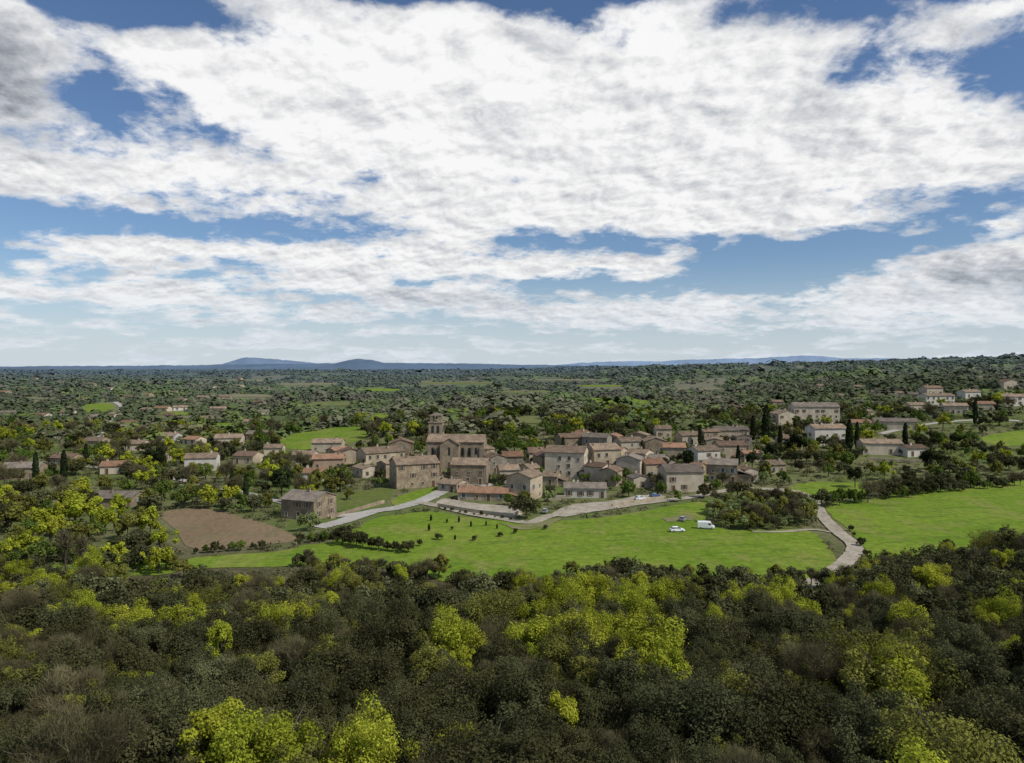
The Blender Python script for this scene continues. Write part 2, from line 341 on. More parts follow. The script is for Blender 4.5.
def ground():
    u=np.linspace(-1,1,361); X=22000*np.sinh(7.2*u)/math.sinh(7.2)
    v=np.linspace(0,1,420); Y=-150+22000*np.sinh(5.6*v)/math.sinh(5.6)*1.2
    XX,YY=np.meshgrid(X,Y); ZZ=T(XX,YY); V=np.stack([XX,YY,ZZ],-1).reshape(-1,3); n=len(X)
    i=np.arange(len(Y)-1)[:,None]*n+np.arange(n-1)[None]; Q=np.stack([i,i+1,i+n+1,i+n],-1).reshape(-1,4)
    m,nt,b=newmat('ground earth and scrub',1,.05); pos=N(nt,'ShaderNodeNewGeometry').outputs['Position']
    sp=N(nt,'ShaderNodeSeparateXYZ'); nt.links.new(pos,sp.inputs[0])
    n1=noise(nt,pos,.02,6,.6); n2=noise(nt,pos,.4,5,.7)
    near=mixc(nt,mapr(nt,n1,.4,.6),(.095,.13,.034),(.15,.145,.075))
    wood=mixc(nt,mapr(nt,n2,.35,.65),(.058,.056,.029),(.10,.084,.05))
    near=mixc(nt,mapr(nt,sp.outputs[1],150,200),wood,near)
    vo=N(nt,'ShaderNodeTexVoronoi'); vo.inputs['Scale'].default_value=.009
    wv=N(nt,'ShaderNodeVectorMath',operation='ADD'); nt.links.new(vmul(nt,pos,(1,.45,0)),wv.inputs[0])
    nn=N(nt,'ShaderNodeTexNoise'); nn.inputs['Scale'].default_value=.01; nt.links.new(pos,nn.inputs['Vector']); nt.links.new(vmul(nt,nn.outputs['Color'],(70,70,0)),wv.inputs[1])
    nt.links.new(wv.outputs[0],vo.inputs['Vector'])
    s2=N(nt,'ShaderNodeSeparateColor'); nt.links.new(vo.outputs['Color'],s2.inputs[0])
    far=mixc(nt,mapr(nt,s2.outputs[0],.5,.52),(.095,.11,.048),(.13,.165,.05))
    far=mixc(nt,mapr(nt,s2.outputs[1],.72,.74),far,(.17,.16,.10))
    c=mixc(nt,mapr(nt,sp.outputs[1],380,560),near,far)
    c=scalecol(nt,c,mapr(nt,n2,.3,.7,.7,1.25))
    c=mixc(nt,mapr(nt,sp.outputs[1],450,4500,0,.95),c,(.09,.125,.15))  # distance haze painted in: ground colour fades to blue-grey with depth
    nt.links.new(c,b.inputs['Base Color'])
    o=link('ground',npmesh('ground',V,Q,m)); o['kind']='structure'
    o.data.polygons.foreach_set('use_smooth',[True]*len(o.data.polygons))
ground()
sheet('meadow',[(276,552),(300,546),(335,541),(372,520),(430,512),(480,519),(560,521),(620,515),(690,503),(712,502),(706,522),(735,530),(802,530),(822,540),(836,560),(838,600),(700,600),(560,590),(470,590),(420,572),(380,568),(340,568),(300,566),(240,568),(186,568),(190,559),(230,555)],M_MEAD)
sheet('meadow',[(826,505),(860,500),(900,494),(960,489),(1060,484),(1060,560),(950,590),(890,590),(866,552),(850,532),(834,518)],M_MEAD)
sheet('ploughed_field',[(162,513),(205,509),(240,516),(298,538),(256,546),(215,550),(190,548),(174,530)],M_SOIL)
sheet('grass_field',[(276,440),(318,430),(364,427),(362,440),(300,450)],M_MEAD)
sheet('grass_field',[(985,436),(1060,428),(1060,442),(1000,446)],M_MEAD)
sheet('grass_field',[(790,488),(812,482),(866,484),(872,491),(838,500),(806,497)],M_MEAD)
sheet('lawn',[(392,500),(420,490),(446,486),(452,490),(420,503),(400,507)],M_MEAD)
sheet('lawn',[(326,498),(360,491),(392,490),(386,501),(340,512)],M_MEAD2)
sheet('grass_field',[(40,562),(100,553),(160,557),(180,562),(170,574),(80,576)],M_MEAD,.1,.4,False)
sheet('orchard_grass',[(716,512),(740,506),(800,508),(808,520),(800,528),(740,528),(712,521)],M_MEAD2,.1,.4,False)
sheet('worn_patch',[(664,519),(676,516),(692,515),(696,519),(684,522),(672,523)],M_WORN,.2,.8,False)
sheet('worn_patch',[(500,523),(520,526),(545,521),(560,519),(552,525),(525,531)],M_WORN,.2,.8,False)
sheet('courtyard',[(446,499),(470,503),(510,507),(522,513),(514,517),(474,511),(438,505)],M_TRACK,.18,.2)
FQ=random.Random(21)
FLD=[(620,401,46,5,'m'),(98,408,26,6,'m'),(530,420,30,6,'o'),(240,396,50,2.2,'p'),(330,404,36,3,'o'),(175,414,26,3,'m'),(700,389,50,1.8,'p'),(520,392,50,1.8,'o'),(310,384,50,1.4,'p'),(455,383,60,1.4,'o'),(40,398,30,2,'p'),(600,386,40,1.4,'m'),(380,390,34,1.8,'m'),(870,396,24,2.4,'o'),(660,412,26,3,'o'),(380,416,22,4,'m'),(225,425,20,3,'m'),(460,410,24,3,'m'),(560,380,60,1.2,'p'),(230,380,60,1.2,'p'),(120,424,22,3,'o'),(580,412,22,3,'m'),(30,415,24,3,'m')]
for px,py,w,h,k in FLD:
    sk=FQ.uniform(-.5,.5)*w*.5
    p=[(px-w/2+sk,py-h/2),(px+w/2+sk,py-h/2+FQ.uniform(-.3,.3)*h),(px+w/2-sk,py+h/2),(px-w/2-sk,py+h/2+FQ.uniform(-.3,.3)*h)]
    sheet('field',p,{'m':M_MEAD,'o':M_OLF,'p':M_PALEF}[k],.3,1)
sheet('village_square',[(552,515),(572,505),(606,502),(640,496),(662,495),(664,499),(640,503),(604,510),(566,517)],M_TRACK,.22)
ribbon('road',[(318,528),(345,521),(372,512),(398,508),(425,500),(446,490),(470,484),(492,486)],5.6,M_ROAD)
ribbon('road',[(372,512),(330,516),(280,502),(200,484),(120,470),(20,462)],3.8,M_ROAD,.24)
ribbon('lane',[(418,503),(436,506),(470,514),(500,519),(530,523),(552,516),(600,510),(640,504),(690,498),(742,489),(786,492)],4.0,M_TRACK,.27)
ribbon('dirt_track',[(742,489),(790,491),(812,500),(821,515),(836,531),(854,546),(850,558),(830,574),(800,590)],3.8,M_TRACK,.3)
ribbon('footpath',[(752,532),(785,532),(812,530),(834,533)],1.6,M_TRACK,.18)
ribbon('road',[(880,434),(930,424),(990,420),(1060,424)],4,M_ROAD)
ribbon('road',[(115,402),(122,410),(104,432),(96,446)],5,M_ROAD)
# ------------------------------------------------------------------ houses
def window_mesh(w,h,sh=None,name='window'):
    mb=MB(); t=.14
    mb.box(0,-.02,h/2,w,.04,h,0)
    mb.box(-w/2-t/2,-.06,h/2,t,.12,h,1); mb.box(w/2+t/2,-.06,h/2,t,.12,h,1)
    mb.box(0,-.06,h+t/2,w+2*t,.12,t,1); mb.box(0,-.08,-t/2,w+2*t+.1,.16,t,1)
    mb.box(0,-.055,h/2,.06,.03,h,1)
    mats=[M_GLASS,M_SUR]
    if sh:
        for s in (-1,1): mb.box(s*(w/2+t+w*.25),-.05,h/2,w*.48,.06,h+.1,2)
        mats.append(sh)
    return mb.mesh(name,mats)
WIN=[window_mesh(1.05,1.5),window_mesh(1.0,1.5,M_SHB),window_mesh(1.0,1.5,M_SHR),window_mesh(.8,1.0)]
mb=MB(); mb.box(0,-.03,1.1,1.1,.06,2.2,0); mb.box(-.65,-.06,1.15,.2,.12,2.3,1); mb.box(.65,-.06,1.15,.2,.12,2.3,1); mb.box(0,-.06,2.4,1.5,.12,.2,1); DOOR=mb.mesh('door',[M_DOOR,M_SUR])
mb=MB(); mb.box(0,0,.5,.7,.6,1.6,0); mb.box(0,0,1.36,.85,.75,.12,1); mb.box(0,0,1.52,.4,.4,.2,1)
CHIM={k:mb.mesh('chimney',[WALL[k],ROOF['brown']]) for k in WALL}
def gable_wall(mb,W,D,H,rise,axis,zb=-2.0):
    if axis=='x':
        pr=[(-D/2,zb),(D/2,zb),(D/2,H),(0,H+rise),(-D/2,H)]; f=lambda s,p:(s*W/2,p[0],p[1])
    else:
        pr=[(-W/2,zb),(W/2,zb),(W/2,H),(0,H+rise),(-W/2,H)]; f=lambda s,p:(p[0],s*D/2,p[1])
    vs=[f(-1,p) for p in pr]+[f(1,p) for p in pr]
    mb.add(vs,[(0,1,2,3,4),(9,8,7,6,5),(0,4,9,5),(1,6,7,2),(2,7,8,3),(4,3,8,9),(0,5,6,1)])
def gable_roof(mb,W,D,H,rise,axis,o=.45,t=.2,og=.3):
    S_=D if axis=='x' else W; L=W if axis=='x' else D; p=rise/(S_/2); e=.03
    a=S_/2+o; pr=[(-a,H-o*p+e),(0,H+rise+e),(a,H-o*p+e),(a,H-o*p+e+t),(0,H+rise+e+t),(-a,H-o*p+e+t)]
    f=(lambda s,q:(s*(L/2+og),q[0],q[1])) if axis=='x' else (lambda s,q:(q[0],s*(L/2+og),q[1]))
    vs=[f(-1,q) for q in pr]+[f(1,q) for q in pr]
    mb.add(vs,[(0,1,4,5),(1,2,3,4),(11,10,7,6),(10,9,8,7),(5,4,10,11),(4,3,9,10),(0,6,7,1),(1,7,8,2),(0,5,11,6),(2,8,9,3)])
def fixn(o):
    bm=bmesh.new(); bm.from_mesh(o.data); bmesh.ops.recalc_face_normals(bm,faces=bm.faces[:]); bm.to_mesh(o.data); bm.free()
HOUSES=[]
def put(name,me,parent,loc,rz=0):
    o=link(name,me,parent); o.location=loc; o.rotation_euler=(0,0,rz); return o
def house(px,py,wpx,hpx,D,rot,wall,roof,axis,label,nick,detail=2,annex=0,name='house',cat_='house',pitch=.34,vis=.05):
    x,y,z=at(px,py); dep=y; k=dep/F; W=wpx*k; H=max(2.8,hpx*k)
    rz=math.radians(rot); cx=x; cy=y+D/2
    if nick=='village infill house':
        for h in HOUSES:
            if math.hypot(h[0]-cx,h[1]-cy)<(h[7]+max(W,D)*.62)*.72: return None
    r=empty(name,(cx,cy,float(T(cx,cy))-.1),rz); tag(r,label,cat_,'houses of the village and the plain')
    SP=D if axis=='x' else W; rise=SP/2*pitch
    mb=MB(); gable_wall(mb,W,D,H,rise,axis); fixn(mb.build('wall',WALL[wall],r))
    mb=MB(); gable_roof(mb,W,D,H,rise,axis); ro=mb.build('roof',ROOF[roof],r); fixn(ro)
    rr=random.Random(int(px*7+py*13))
    if detail>0:
        for c in range(1 if W<14 else 2):
            if axis=='x': q=(rr.uniform(-.4,.4)*W,rr.uniform(-.2,.2)*D); zz=H+rise*(1-abs(q[1])/(D/2))
            else: q=(rr.uniform(-.2,.2)*W,rr.uniform(-.4,.4)*D); zz=H+rise*(1-abs(q[0])/(W/2))
            put('chimney',CHIM[wall],ro,(q[0],q[1],zz-.1))
    wm=rr.choice(WIN[:3]); fl=max(1,int(H/2.9))
    faces=[(W,0,(0,-D/2)),(D,math.pi/2,(W/2,0)),(D,-math.pi/2,(-W/2,0))]
    for fi,(L,a,c) in enumerate(faces):
        n=max(1,int(L/(3.4 if detail>1 else 4.5)))
        if fi>0: n=max(1,n-1)
        dcol=rr.randrange(n)
        for f_ in range(fl):
            for i in range(n):
                t=(i+.5)/n*L-L/2+rr.uniform(-.4,.4); zz=f_*2.9+1.0+rr.uniform(-.12,.12)
                ox=math.cos(a)*t; oy=math.sin(a)*t
                loc=(c[0]+ox,c[1]+oy,zz)
                if fi==0 and f_==0 and i==dcol: put('door',DOOR,r,(loc[0],loc[1],.1),a); continue
                if rr.random()<.28: continue
                if zz+1.7>H: continue
                put('window',wm if rr.random()<.7 else WIN[3],r,loc,a)
    if annex:
        s=1 if annex>0 else -1; aw=abs(annex); ad=D*.7; ah=min(H*.55,3.2)
        mb=MB(); mb.box(s*(W/2+aw/2+.003),-.1,(ah-2)/2,aw,ad,ah+2); mb.build('annex_wall',WALL[wall],r)
        mb=MB(); x0=s*(W/2+.004); x1=s*(W/2+aw+.4); y0=-.1-ad/2-.3; y1=-.1+ad/2+.3; za=ah+aw*.28; zb=ah-.1
        vs=[(x0,y0,za),(x1,y0,zb),(x1,y1,zb),(x0,y1,za),(x0,y0,za+.2),(x1,y0,zb+.2),(x1,y1,zb+.2),(x0,y1,za+.2)]
        mb.add(vs,[(3,2,1,0),(4,5,6,7),(0,1,5,4),(1,2,6,5),(2,3,7,6),(3,0,4,7)]); fixn(mb.build('annex_roof',ROOF[roof],r))
    HOUSES.append((cx,cy,px,py,wpx,hpx+rise/k,nick,max(W,D)*.62,vis)); return r
HL=[
(304,520,40,20,11,-22,'stone','grey','x','square two storey stone house alone beside the road bend at village left','roadside stone house',2,0),
(198,471,30,13,9,12,'white','tan','x','white rendered house with tan roof alone among trees at left','lone white house',2,0),
(112,507,44,9,9,-8,'stone','grey','x','low stone house with grey roof half hidden by trees at left','low hidden house',2,0),
(314,481,24,8,8,5,'white','orange','x','small white house with orange roof, lowest of the left cluster','small orange roofed house',2,0),
(326,470,30,11,9,10,'pink','orange','x','pink house with orange roof in the cluster left of the church','pink house',2,0),
(303,464,22,9,8,-6,'cream','tan','x','cream house with tan roof at the left end of the pink cluster','left end cream house',2,0),
(348,464,24,11,9,18,'beige','brown','y','gable fronted beige house right of the pink house','gable fronted beige house',2,0),
(326,452,30,9,9,4,'cream','tan','x','cream house with tan roof behind the pink house','cream house behind pink',2,0),
(378,468,42,15,11,34,'beige','tan','x','long beige building with broad tan roof left of the church','long tan roofed building',2,0),
(400,458,24,14,9,8,'stone','brown','y','tall narrow stone house between long building and church tower','narrow stone house',2,0),
(412,488,44,24,12,22,'stone','tan','x','large bulky stone building with tan roof below the church tower','bulky stone building',2,0),
(470,485,36,20,11,-6,'stone','tan','x','big stone house with tan roof right below the church nave','tan roofed stone house',2,0),
(495,474,18,16,8,20,'grey','brown','y','narrow grey stone house right of the church end','narrow grey house',2,0),
(525,501,26,24,11,-24,'beige','tan','y','tall gabled beige house at the front corner of the village','tall gabled house',2,-4),
(484,501,50,8,8,-8,'beige','orange','x','long low farm building with orange roof above the walled courtyard','long low farm building',2,4),
(508,484,20,14,8,10,'cream','tan','x','small cream house behind the tall gabled house','small cream house behind',2,0),
(586,498,42,10,8,-3,'white','grey','x','long low pale house with grey roof facing the village square','long low pale house',2,0),
(568,478,40,25,12,-14,'cream','tan','x','large three storey cream house with many windows in village centre','large cream house',2,0),
(546,474,18,17,9,22,'stone','brown','y','small brown roofed stone house left of the large cream house','brown roofed stone house',2,0),
(604,474,28,24,11,14,'beige','tan','x','beige three storey house right of the large cream house','beige tall house',2,0),
(632,479,24,19,9,-20,'cream','grey','y','gable fronted cream house in the village centre, right of beige tall house','central gabled cream house',2,0),
(653,478,22,14,9,16,'beige','orange','x','beige house with orange roof left of the big barn','orange roofed beige house',2,0),
(598,452,26,14,9,-22,'grey','grey','x','grey stone house in the back row behind the beige tall house','back row grey house',2,0),
(630,455,24,13,9,14,'cream','tan','x','cream back row house with tan roof at village centre','back row cream house',2,0),
(656,454,22,12,9,0,'stone','tan','y','gable fronted stone house in the back row above the barn','back row gabled house',2,0),
(570,450,24,12,9,16,'stone','brown','x','brown roofed stone house in the back row left of centre','back row brown house',2,0),
(684,492,38,20,12,4,'cream','grey','x','large plain cream barn with grey roof beside the square','cream barn',2,0),
(727,483,28,18,10,-18,'stone','grey','x','square stone house right of the cream barn','square stone house',2,5),
(751,482,14,12,8,5,'cream','brown','y','small cream house at the right end of the square','small end house',2,0),
(706,466,26,15,9,18,'white','tan','x','white house with tan roof behind the cream barn','white house behind barn',2,0),
(676,460,22,12,9,-8,'beige','orange','x','beige house with orange roof behind the cream barn','orange roofed back house',2,0),
(732,460,28,14,9,4,'beige','brown','x','beige house with brown roof behind the square stone house','beige brown roofed house',2,0),
(690,445,22,9,9,15,'cream','tan','x','small cream house high in the back right of the village','high cream house',2,0),
(732,442,34,11,10,4,'beige','grey','x','wide beige house with grey roof at the top of the village','wide top house',2,0),
(776,474,18,9,8,14,'beige','tan','x','small beige cottage right of the village by dark trees','small right cottage',2,0),
(818,424,44,17,13,-5,'cream','grey','x','large pale mansion with many windows on the rise at right','pale mansion',2,0),
(786,425,20,11,9,12,'cream','tan','y','small gabled cream house left of the pale mansion','small gabled house',2,0),
(830,445,34,16,10,6,'white','tan','x','bright white house below the pale mansion','bright white house',2,0),
(790,448,18,9,8,0,'cream','brown','x','cream house left of the bright white house','cream house left of white',2,0),
(884,455,38,11,9,-6,'cream','tan','x','long cream house with tan roof right of the bright white house','long cream house at right',2,4),
(916,457,22,8,8,10,'white','brown','x','low white house at right, beside the long cream house','low white house at right',2,0),
(898,430,40,8,9,-12,'cream','grey','x','low cream villa with grey roof by the hill road','cream hill villa',2,0),
(940,405,30,9,9,5,'white','tan','x','white villa high on the right hillside','high white villa',2,0),
(958,414,22,8,9,-15,'cream','tan','x','cream villa with tan roof on the right hillside','tan roofed hillside villa',2,0),
(934,395,18,7,9,10,'cream','brown','x','small cream villa topmost on the right hillside','topmost hillside villa',1,0),
(1016,406,26,9,9,4,'white','tan','x','white villa with tan roof at right edge of the hillside','right edge villa',2,0),
(1012,389,16,7,8,0,'cream','brown','y','tall narrow cream house on the hill crest at the right edge','hill crest house',1,0),
(986,411,20,7,8,-8,'cream','orange','x','cream villa with orange roof left of the right edge villa','orange roofed hillside villa',1,0),
(972,398,18,6,8,12,'white','tan','x','small white villa above the orange roofed hillside villa','small white hillside villa',1,0),
(918,412,20,7,8,12,'cream','tan','x','small cream villa left of the high white villa','small cream hillside villa',1,0),
(862,431,20,8,8,-10,'beige','orange','x','small beige house right of the pale mansion','small house beside mansion',1,0),
(16,480,34,12,10,14,'stone','grey','x','grey roofed stone house at the left edge among cypresses','left edge stone house',2,0),
(92,449,20,8,9,-10,'beige','tan','x','beige house behind the cypresses at left','beige house behind cypresses',1,0),
(133,451,18,7,9,6,'cream','tan','x','cream house with tan roof left of the lone white house','left cream house',1,0),
(166,442,18,6,9,-6,'white','tan','x','small white house behind the lone white house','white house behind',1,0),
(226,446,26,8,10,10,'cream','tan','x','wide cream house with tan roof right behind the lone white house','wide plain house',1,0),
(256,441,20,7,9,0,'stone','grey','x','grey roofed stone house left of the green field','stone house by green field',1,0),
(44,440,18,6,9,8,'white','tan','x','white house with tan roof on the plain at left','white plain house',1,0),
(62,466,24,8,9,-14,'stone','brown','x','stone house with brown roof between cypresses at left','stone house among cypresses',1,0),
(158,462,14,6,8,4,'cream','tan','x','tiny cream house with tan roof beside the lone white house','tiny cream house',1,0),
(245,464,22,8,9,-12,'beige','brown','x','beige house with brown roof between lone white house and pink cluster','brown roofed garden house',1,0),
(272,455,18,7,8,8,'cream','tan','x','small cream house with tan roof just left of the pink cluster','small garden house',1,0),
(110,474,24,8,9,16,'cream','orange','x','cream house with orange roof left of the large round pine','orange roofed house among trees',1,0),
]
for h in HL: house(*h,vis=(.35 if h[0]<280 and h[0]!=198 else .12))
M_BELL=plain('bronze bell',(.10,.08,.04),.5,.4,.5)
def church():
    x,y,z=at(456,468); k=y/F; cx=x; cy=y+7; r=empty('church',(cx,cy,float(T(cx,cy))-.1),math.radians(-4)); tag(r,'stone village church with square bell tower rising above the rooftops','church')
    W=58*k; H=25*k; D=11
    mb=MB(); gable_wall(mb,W,D,H,2.6,'x'); fixn(mb.build('nave_wall',WALL['stone'],r))
    mb=MB(); gable_roof(mb,W,D,H,2.6,'x'); fixn(mb.build('nave_roof',ROOF['tan'],r))
    tw=14*k; tx=(433-456)*k; ty=D/2-1-tw*.1; TH_=43*k
    mb=MB(); mb.box(tx,ty,TH_*.5-1,tw,tw,TH_+2); mb.box(tx,ty,TH_*.70,tw+.5,tw+.5,.35); mb.box(tx,ty,TH_+.2,tw+.6,tw+.6,.4)
    bw=tw*.80; bh=6*k
    for sx in (-1,1):
        for sy in (-1,1): mb.box(tx+sx*bw*.38,ty+sy*bw*.38,TH_+.4+bh/2,bw*.24,bw*.24,bh)
    mb.box(tx,ty,TH_+.4+bh+.2,bw+.3,bw+.3,.4)
    t=mb.build('tower',WALL['stone'],r)
    mb=MB(); mb.box(tx,ty,TH_+.8+bh+.5,bw+.2,bw+.2,1.0,0,.1,.1); mb.build('tower_cap',ROOF['grey'],t)
    mb=MB(); mb.tube([(tx,ty,TH_+.4+bh),(tx,ty,TH_+.2+bh-.5),(tx,ty,TH_+bh-1.1)],[.12,.35,.55],10); mb.build('bell',M_BELL,t)
    ob=MB(); ob.box(0,-.04,1.3,1.1,.08,2.6,0)
    ob.add([(.55*math.cos(math.pi*i/8),-.08,2.6+.55*math.sin(math.pi*i/8)) for i in range(9)],[tuple(range(9))])
    om=ob.mesh('belfry_opening',[M_GLASS])
    for a,c in ((0,(0,-1)),(math.pi/2,(1,0)),(-math.pi/2,(-1,0))):
        for s in (-1,1):
            off=s*tw*.2; put('belfry_opening',om,t,(tx+c[0]*tw/2+math.cos(a)*off,ty+c[1]*tw/2+math.sin(a)*off,TH_*.76),a)
    mb=MB(); pr=[(-4,-2),(4,-2),(4,H*.92),(0,H*.92+2.6),(-4,H*.92)]
    vs=[(p[0]-2,-D/2-4,p[1]) for p in pr]+[(p[0]-2,-D/2-.003,p[1]) for p in pr]
    mb.add(vs,[(0,1,2,3,4),(9,8,7,6,5),(0,4,9,5),(1,6,7,2),(2,7,8,3),(4,3,8,9),(0,5,6,1)]); fixn(mb.build('transept_wall',WALL['stone'],r))
    mb=MB(); p=2.6/4; a=4.4; e=.03; hh=H*.92; q=[(-a,hh-.4*p+e),(0,hh+2.6+e),(a,hh-.4*p+e),(a,hh-.4*p+e+.2),(0,hh+2.8+e),(-a,hh-.4*p+e+.2)]
    vs=[(u-2,-D/2-4.3,v) for u,v in q]+[(u-2,-D/2+2.5,v) for u,v in q]
    mb.add(vs,[(0,1,4,5),(1,2,3,4),(11,10,7,6),(10,9,8,7),(5,4,10,11),(4,3,9,10),(0,6,7,1),(1,7,8,2),(0,5,11,6),(2,8,9,3)]); fixn(mb.build('transept_roof',ROOF['tan'],r))
    mb=MB(); n=9; vs=[]
    for zz in (-2,H*.7):
        for i in range(n):
            a=-math.pi/2+math.pi*i/(n-1); vs.append((W/2-.5+4.5*math.cos(a),4*math.sin(a),zz))
    mb.add(vs,[(i,i+1,n+i+1,n+i) for i in range(n-1)]); fixn(mb.build('apse_wall',WALL['stone'],r))
    mb=MB(); vs=[(W/2-.5+4.9*math.cos(-math.pi/2+math.pi*i/8),4.4*math.sin(-math.pi/2+math.pi*i/8),H*.7-.05) for i in range(9)]+[(W/2-.4,0,H*.7+2)]
    mb.add(vs,[(i,i+1,9) for i in range(8)]); fixn(mb.build('apse_roof',ROOF['tan'],r))
    wm=MB(); wm.box(0,-.03,1.5,.9,.06,3,0); wm.add([(.45*math.cos(math.pi*i/8),-.06,3+.45*math.sin(math.pi*i/8)) for i in range(9)],[tuple(range(9))]); wm=wm.mesh('window',[M_GLASS])
    for xx in (-W*.4,-W*.27,W*.12,W*.24,W*.36): put('window',wm,r,(xx,-D/2,H*.45))
    put('window',wm,r,(-2,-D/2-4,H*.5)); put('door',DOOR,r,(-2,-D/2-4,.1))
    for xx in (-W*.47,-W*.33,W*.18,W*.3,W*.44):
        mb=MB(); mb.box(xx,-D/2-.5,H*.4-1,.9,1,H*.8+2,0,1,.6); mb.build('buttress',WALL['grey'],r)
    HOUSES.append((cx,cy,456,468,62,52,'church',14,.03))
church()
def ordn(n):
    w=['first','second','third','fourth','fifth','sixth','seventh','eighth','ninth','tenth']
    if n<=10: return w[n-1]
    return str(n)+('th' if 10<n%100<14 or n%10>3 or n%10==0 else ('st','nd','rd')[n%10-1])
rr=random.Random(9); k=0
fill=[(364,478),(388,478),(440,484),(424,470),(512,470),(530,480),(556,464),(586,462),(616,462),(642,466),(612,486),(700,478),(716,474),(716,452),(752,462),(552,486),(614,446),(660,470),(536,464),(600,482),(480,468),(452,492),(336,460),(640,445),(664,444),(498,484),(710,444),(744,450),(640,488),(584,446)]
fill.sort()
for px,py in fill:
    wl=rr.choice(['stone','cream','beige','beige','cream','grey']); rf=rr.choice(['tan','tan','brown','grey','orange'])
    o=house(px,py,rr.uniform(11,22),rr.uniform(8,15),rr.uniform(6,9.5),rr.uniform(-40,40),wl,rf,rr.choice('xy'),'x','village infill house',2,rr.choice([0,0,3,-3]),pitch=rr.uniform(.26,.40))
    if o: k+=1; o['label']=f'{wl} village house with {rf} roof squeezed between larger ones, {ordn(k)} from left'
rr=random.Random(5); cnt=0; FARH=[]; nh=len(HOUSES)
for k in range(700):
    if cnt>=54: break
    if rr.random()<.78: px=rr.uniform(0,265); py=380+66*rr.random()
    else: px=rr.uniform(690,930); py=rr.uniform(388,418)
    if any(abs(px-a)<15 and abs(py-b)<7 for a,b in FARH): continue
    if any(abs(px-h[2])<h[4]/2+8 and h[3]-h[5]-3<py<h[3]+8 for h in HOUSES[:nh]): continue
    FARH.append((px,py)); cnt+=1
left=sorted([p for p in FARH if p[0]<400]); right_=sorted([p for p in FARH if p[0]>=400])
for lst,ph in ((left,'on the left plain'),(right_,'behind the mansion at right')):
    for i,(px,py) in enumerate(lst):
        wl=rr.choice(['cream','white','beige','beige','cream']); rf=rr.choice(['tan','tan','brown','orange','grey'])
        sz=5+(py-378)*.15
        house(px,py,rr.uniform(1.3,1.9)*sz*.8,sz*.34,8,rr.uniform(-40,40),wl,rf,'x',f'tiny distant {wl} house with {rf} roof {ph}, {ordn(i+1)} from left','distant house',0,vis=.4)
def stone_wall(pts,h,label,mat='beige'):
    W=[at(*p) for p in pts]; r0=W[0]; mb=MB()
    for i in range(len(W)-1):
        a=Vector(W[i][:2]); b=Vector(W[i+1][:2]); n=max(1,int((b-a).length/3)); d=(b-a).normalized(); q=Vector((-d.y,d.x))*.25
        for k in range(n):
            u=a+(b-a)*k/n; v=a+(b-a)*(k+1)/n; zu=float(T(u.x,u.y)); zv=float(T(v.x,v.y)); vs=[]
            for hh in (-.5,h):
                for p,zz in ((u-q,zu),(v-q,zv),(v+q,zv),(u+q,zu)): vs.append((p.x-r0[0],p.y-r0[1],zz+hh-r0[2]))
            mb.add(vs,[(3,2,1,0),(4,5,6,7),(0,1,5,4),(2,3,7,6)]+([(3,0,4,7)] if k==0 else [])+([(1,2,6,5)] if k==n-1 else []))
    o=mb.build('stone_wall',WALL[mat]); o.location=r0; tag(o,label,'wall')
stone_wall([(438,507),(472,513),(514,518),(522,512)],1.3,'long pale retaining wall around the courtyard left of the tall gabled house','cream')
stone_wall([(330,519),(360,510),(384,503)],1.0,'low stone wall along the road beside the square stone house','stone')
stone_wall([(548,500),(566,500)],1.6,'short pale wall left of the long low pale house','cream')
stone_wall([(612,507),(650,501),(664,499)],1.0,'low wall at the edge of the village square before the barn','beige')
stone_wall([(700,489),(712,488)],1.8,'short wall between the cream barn and the square stone house','beige')
stone_wall([(868,460),(930,463)],1.2,'low wall below the long cream house at right','beige')
# vehicles
M_WP=plain('white car paint',(.75,.76,.77),.3,.5); M_TY=plain('tyre rubber',(.02,.02,.02),.9,.1); M_RIM=plain('rim metal',(.4,.4,.42),.35,.5,.6)
M_BL=plain('blue car paint',(.06,.11,.22),.3,.5); M_LT=plain('lamp lens',(.6,.6,.55),.2,.5); M_RL=plain('red lamp lens',(.35,.02,.02),.3,.5); M_GP=plain('grey car paint',(.25,.26,.27),.3,.5); M_DP=plain('dark plastic',(.03,.03,.03),.7,.2)
def ring(mat,name,parent,sections):
    vs=[];fs=[]
    for (x,wb,wt,z0,z1) in sections:
        c=.12*(z1-z0)
        vs+=[(x,-wb*.94,z0),(x,-wb,z0+c),(x,-wt,z1-c),(x,-wt*.9,z1),(x,wt*.9,z1),(x,wt,z1-c),(x,wb,z0+c),(x,wb*.94,z0)]
    n=8
    for i in range(len(sections)-1):
        for k in range(n): fs.append((i*n+k,i*n+(k+1)%n,(i+1)*n+(k+1)%n,(i+1)*n+k))
    fs.append(tuple(range(n-1,-1,-1))); fs.append(tuple(range((len(sections)-1)*n,len(sections)*n)))
    mb=MB(); mb.add(vs,fs); o=mb.build(name,mat,parent); fixn(o); return o
def wheel(parent,x,y,r):
    def cyl(rad,w,mat,name,par):
        mb=MB(); n=16; vs=[];fs=[]
        for s,k in ((-w/2,.88),(-w/2*.8,1),(w/2*.8,1),(w/2,.88)):
            for i in range(n): vs.append((rad*k*math.cos(2*math.pi*i/n),s,rad*k*math.sin(2*math.pi*i/n)))
        for j in range(3):
            for i in range(n): fs.append((j*n+i,j*n+(i+1)%n,(j+1)*n+(i+1)%n,(j+1)*n+i))
        fs+= [tuple(range(n)),tuple(range(4*n-1,3*n-1,-1))]; mb.add(vs,fs); o=mb.build(name,mat,par); fixn(o); return o
    w=cyl(r,.2,M_TY,'wheel',parent); w.location=(x,y,r); cyl(r*.6,.23,M_RIM,'rim',w)
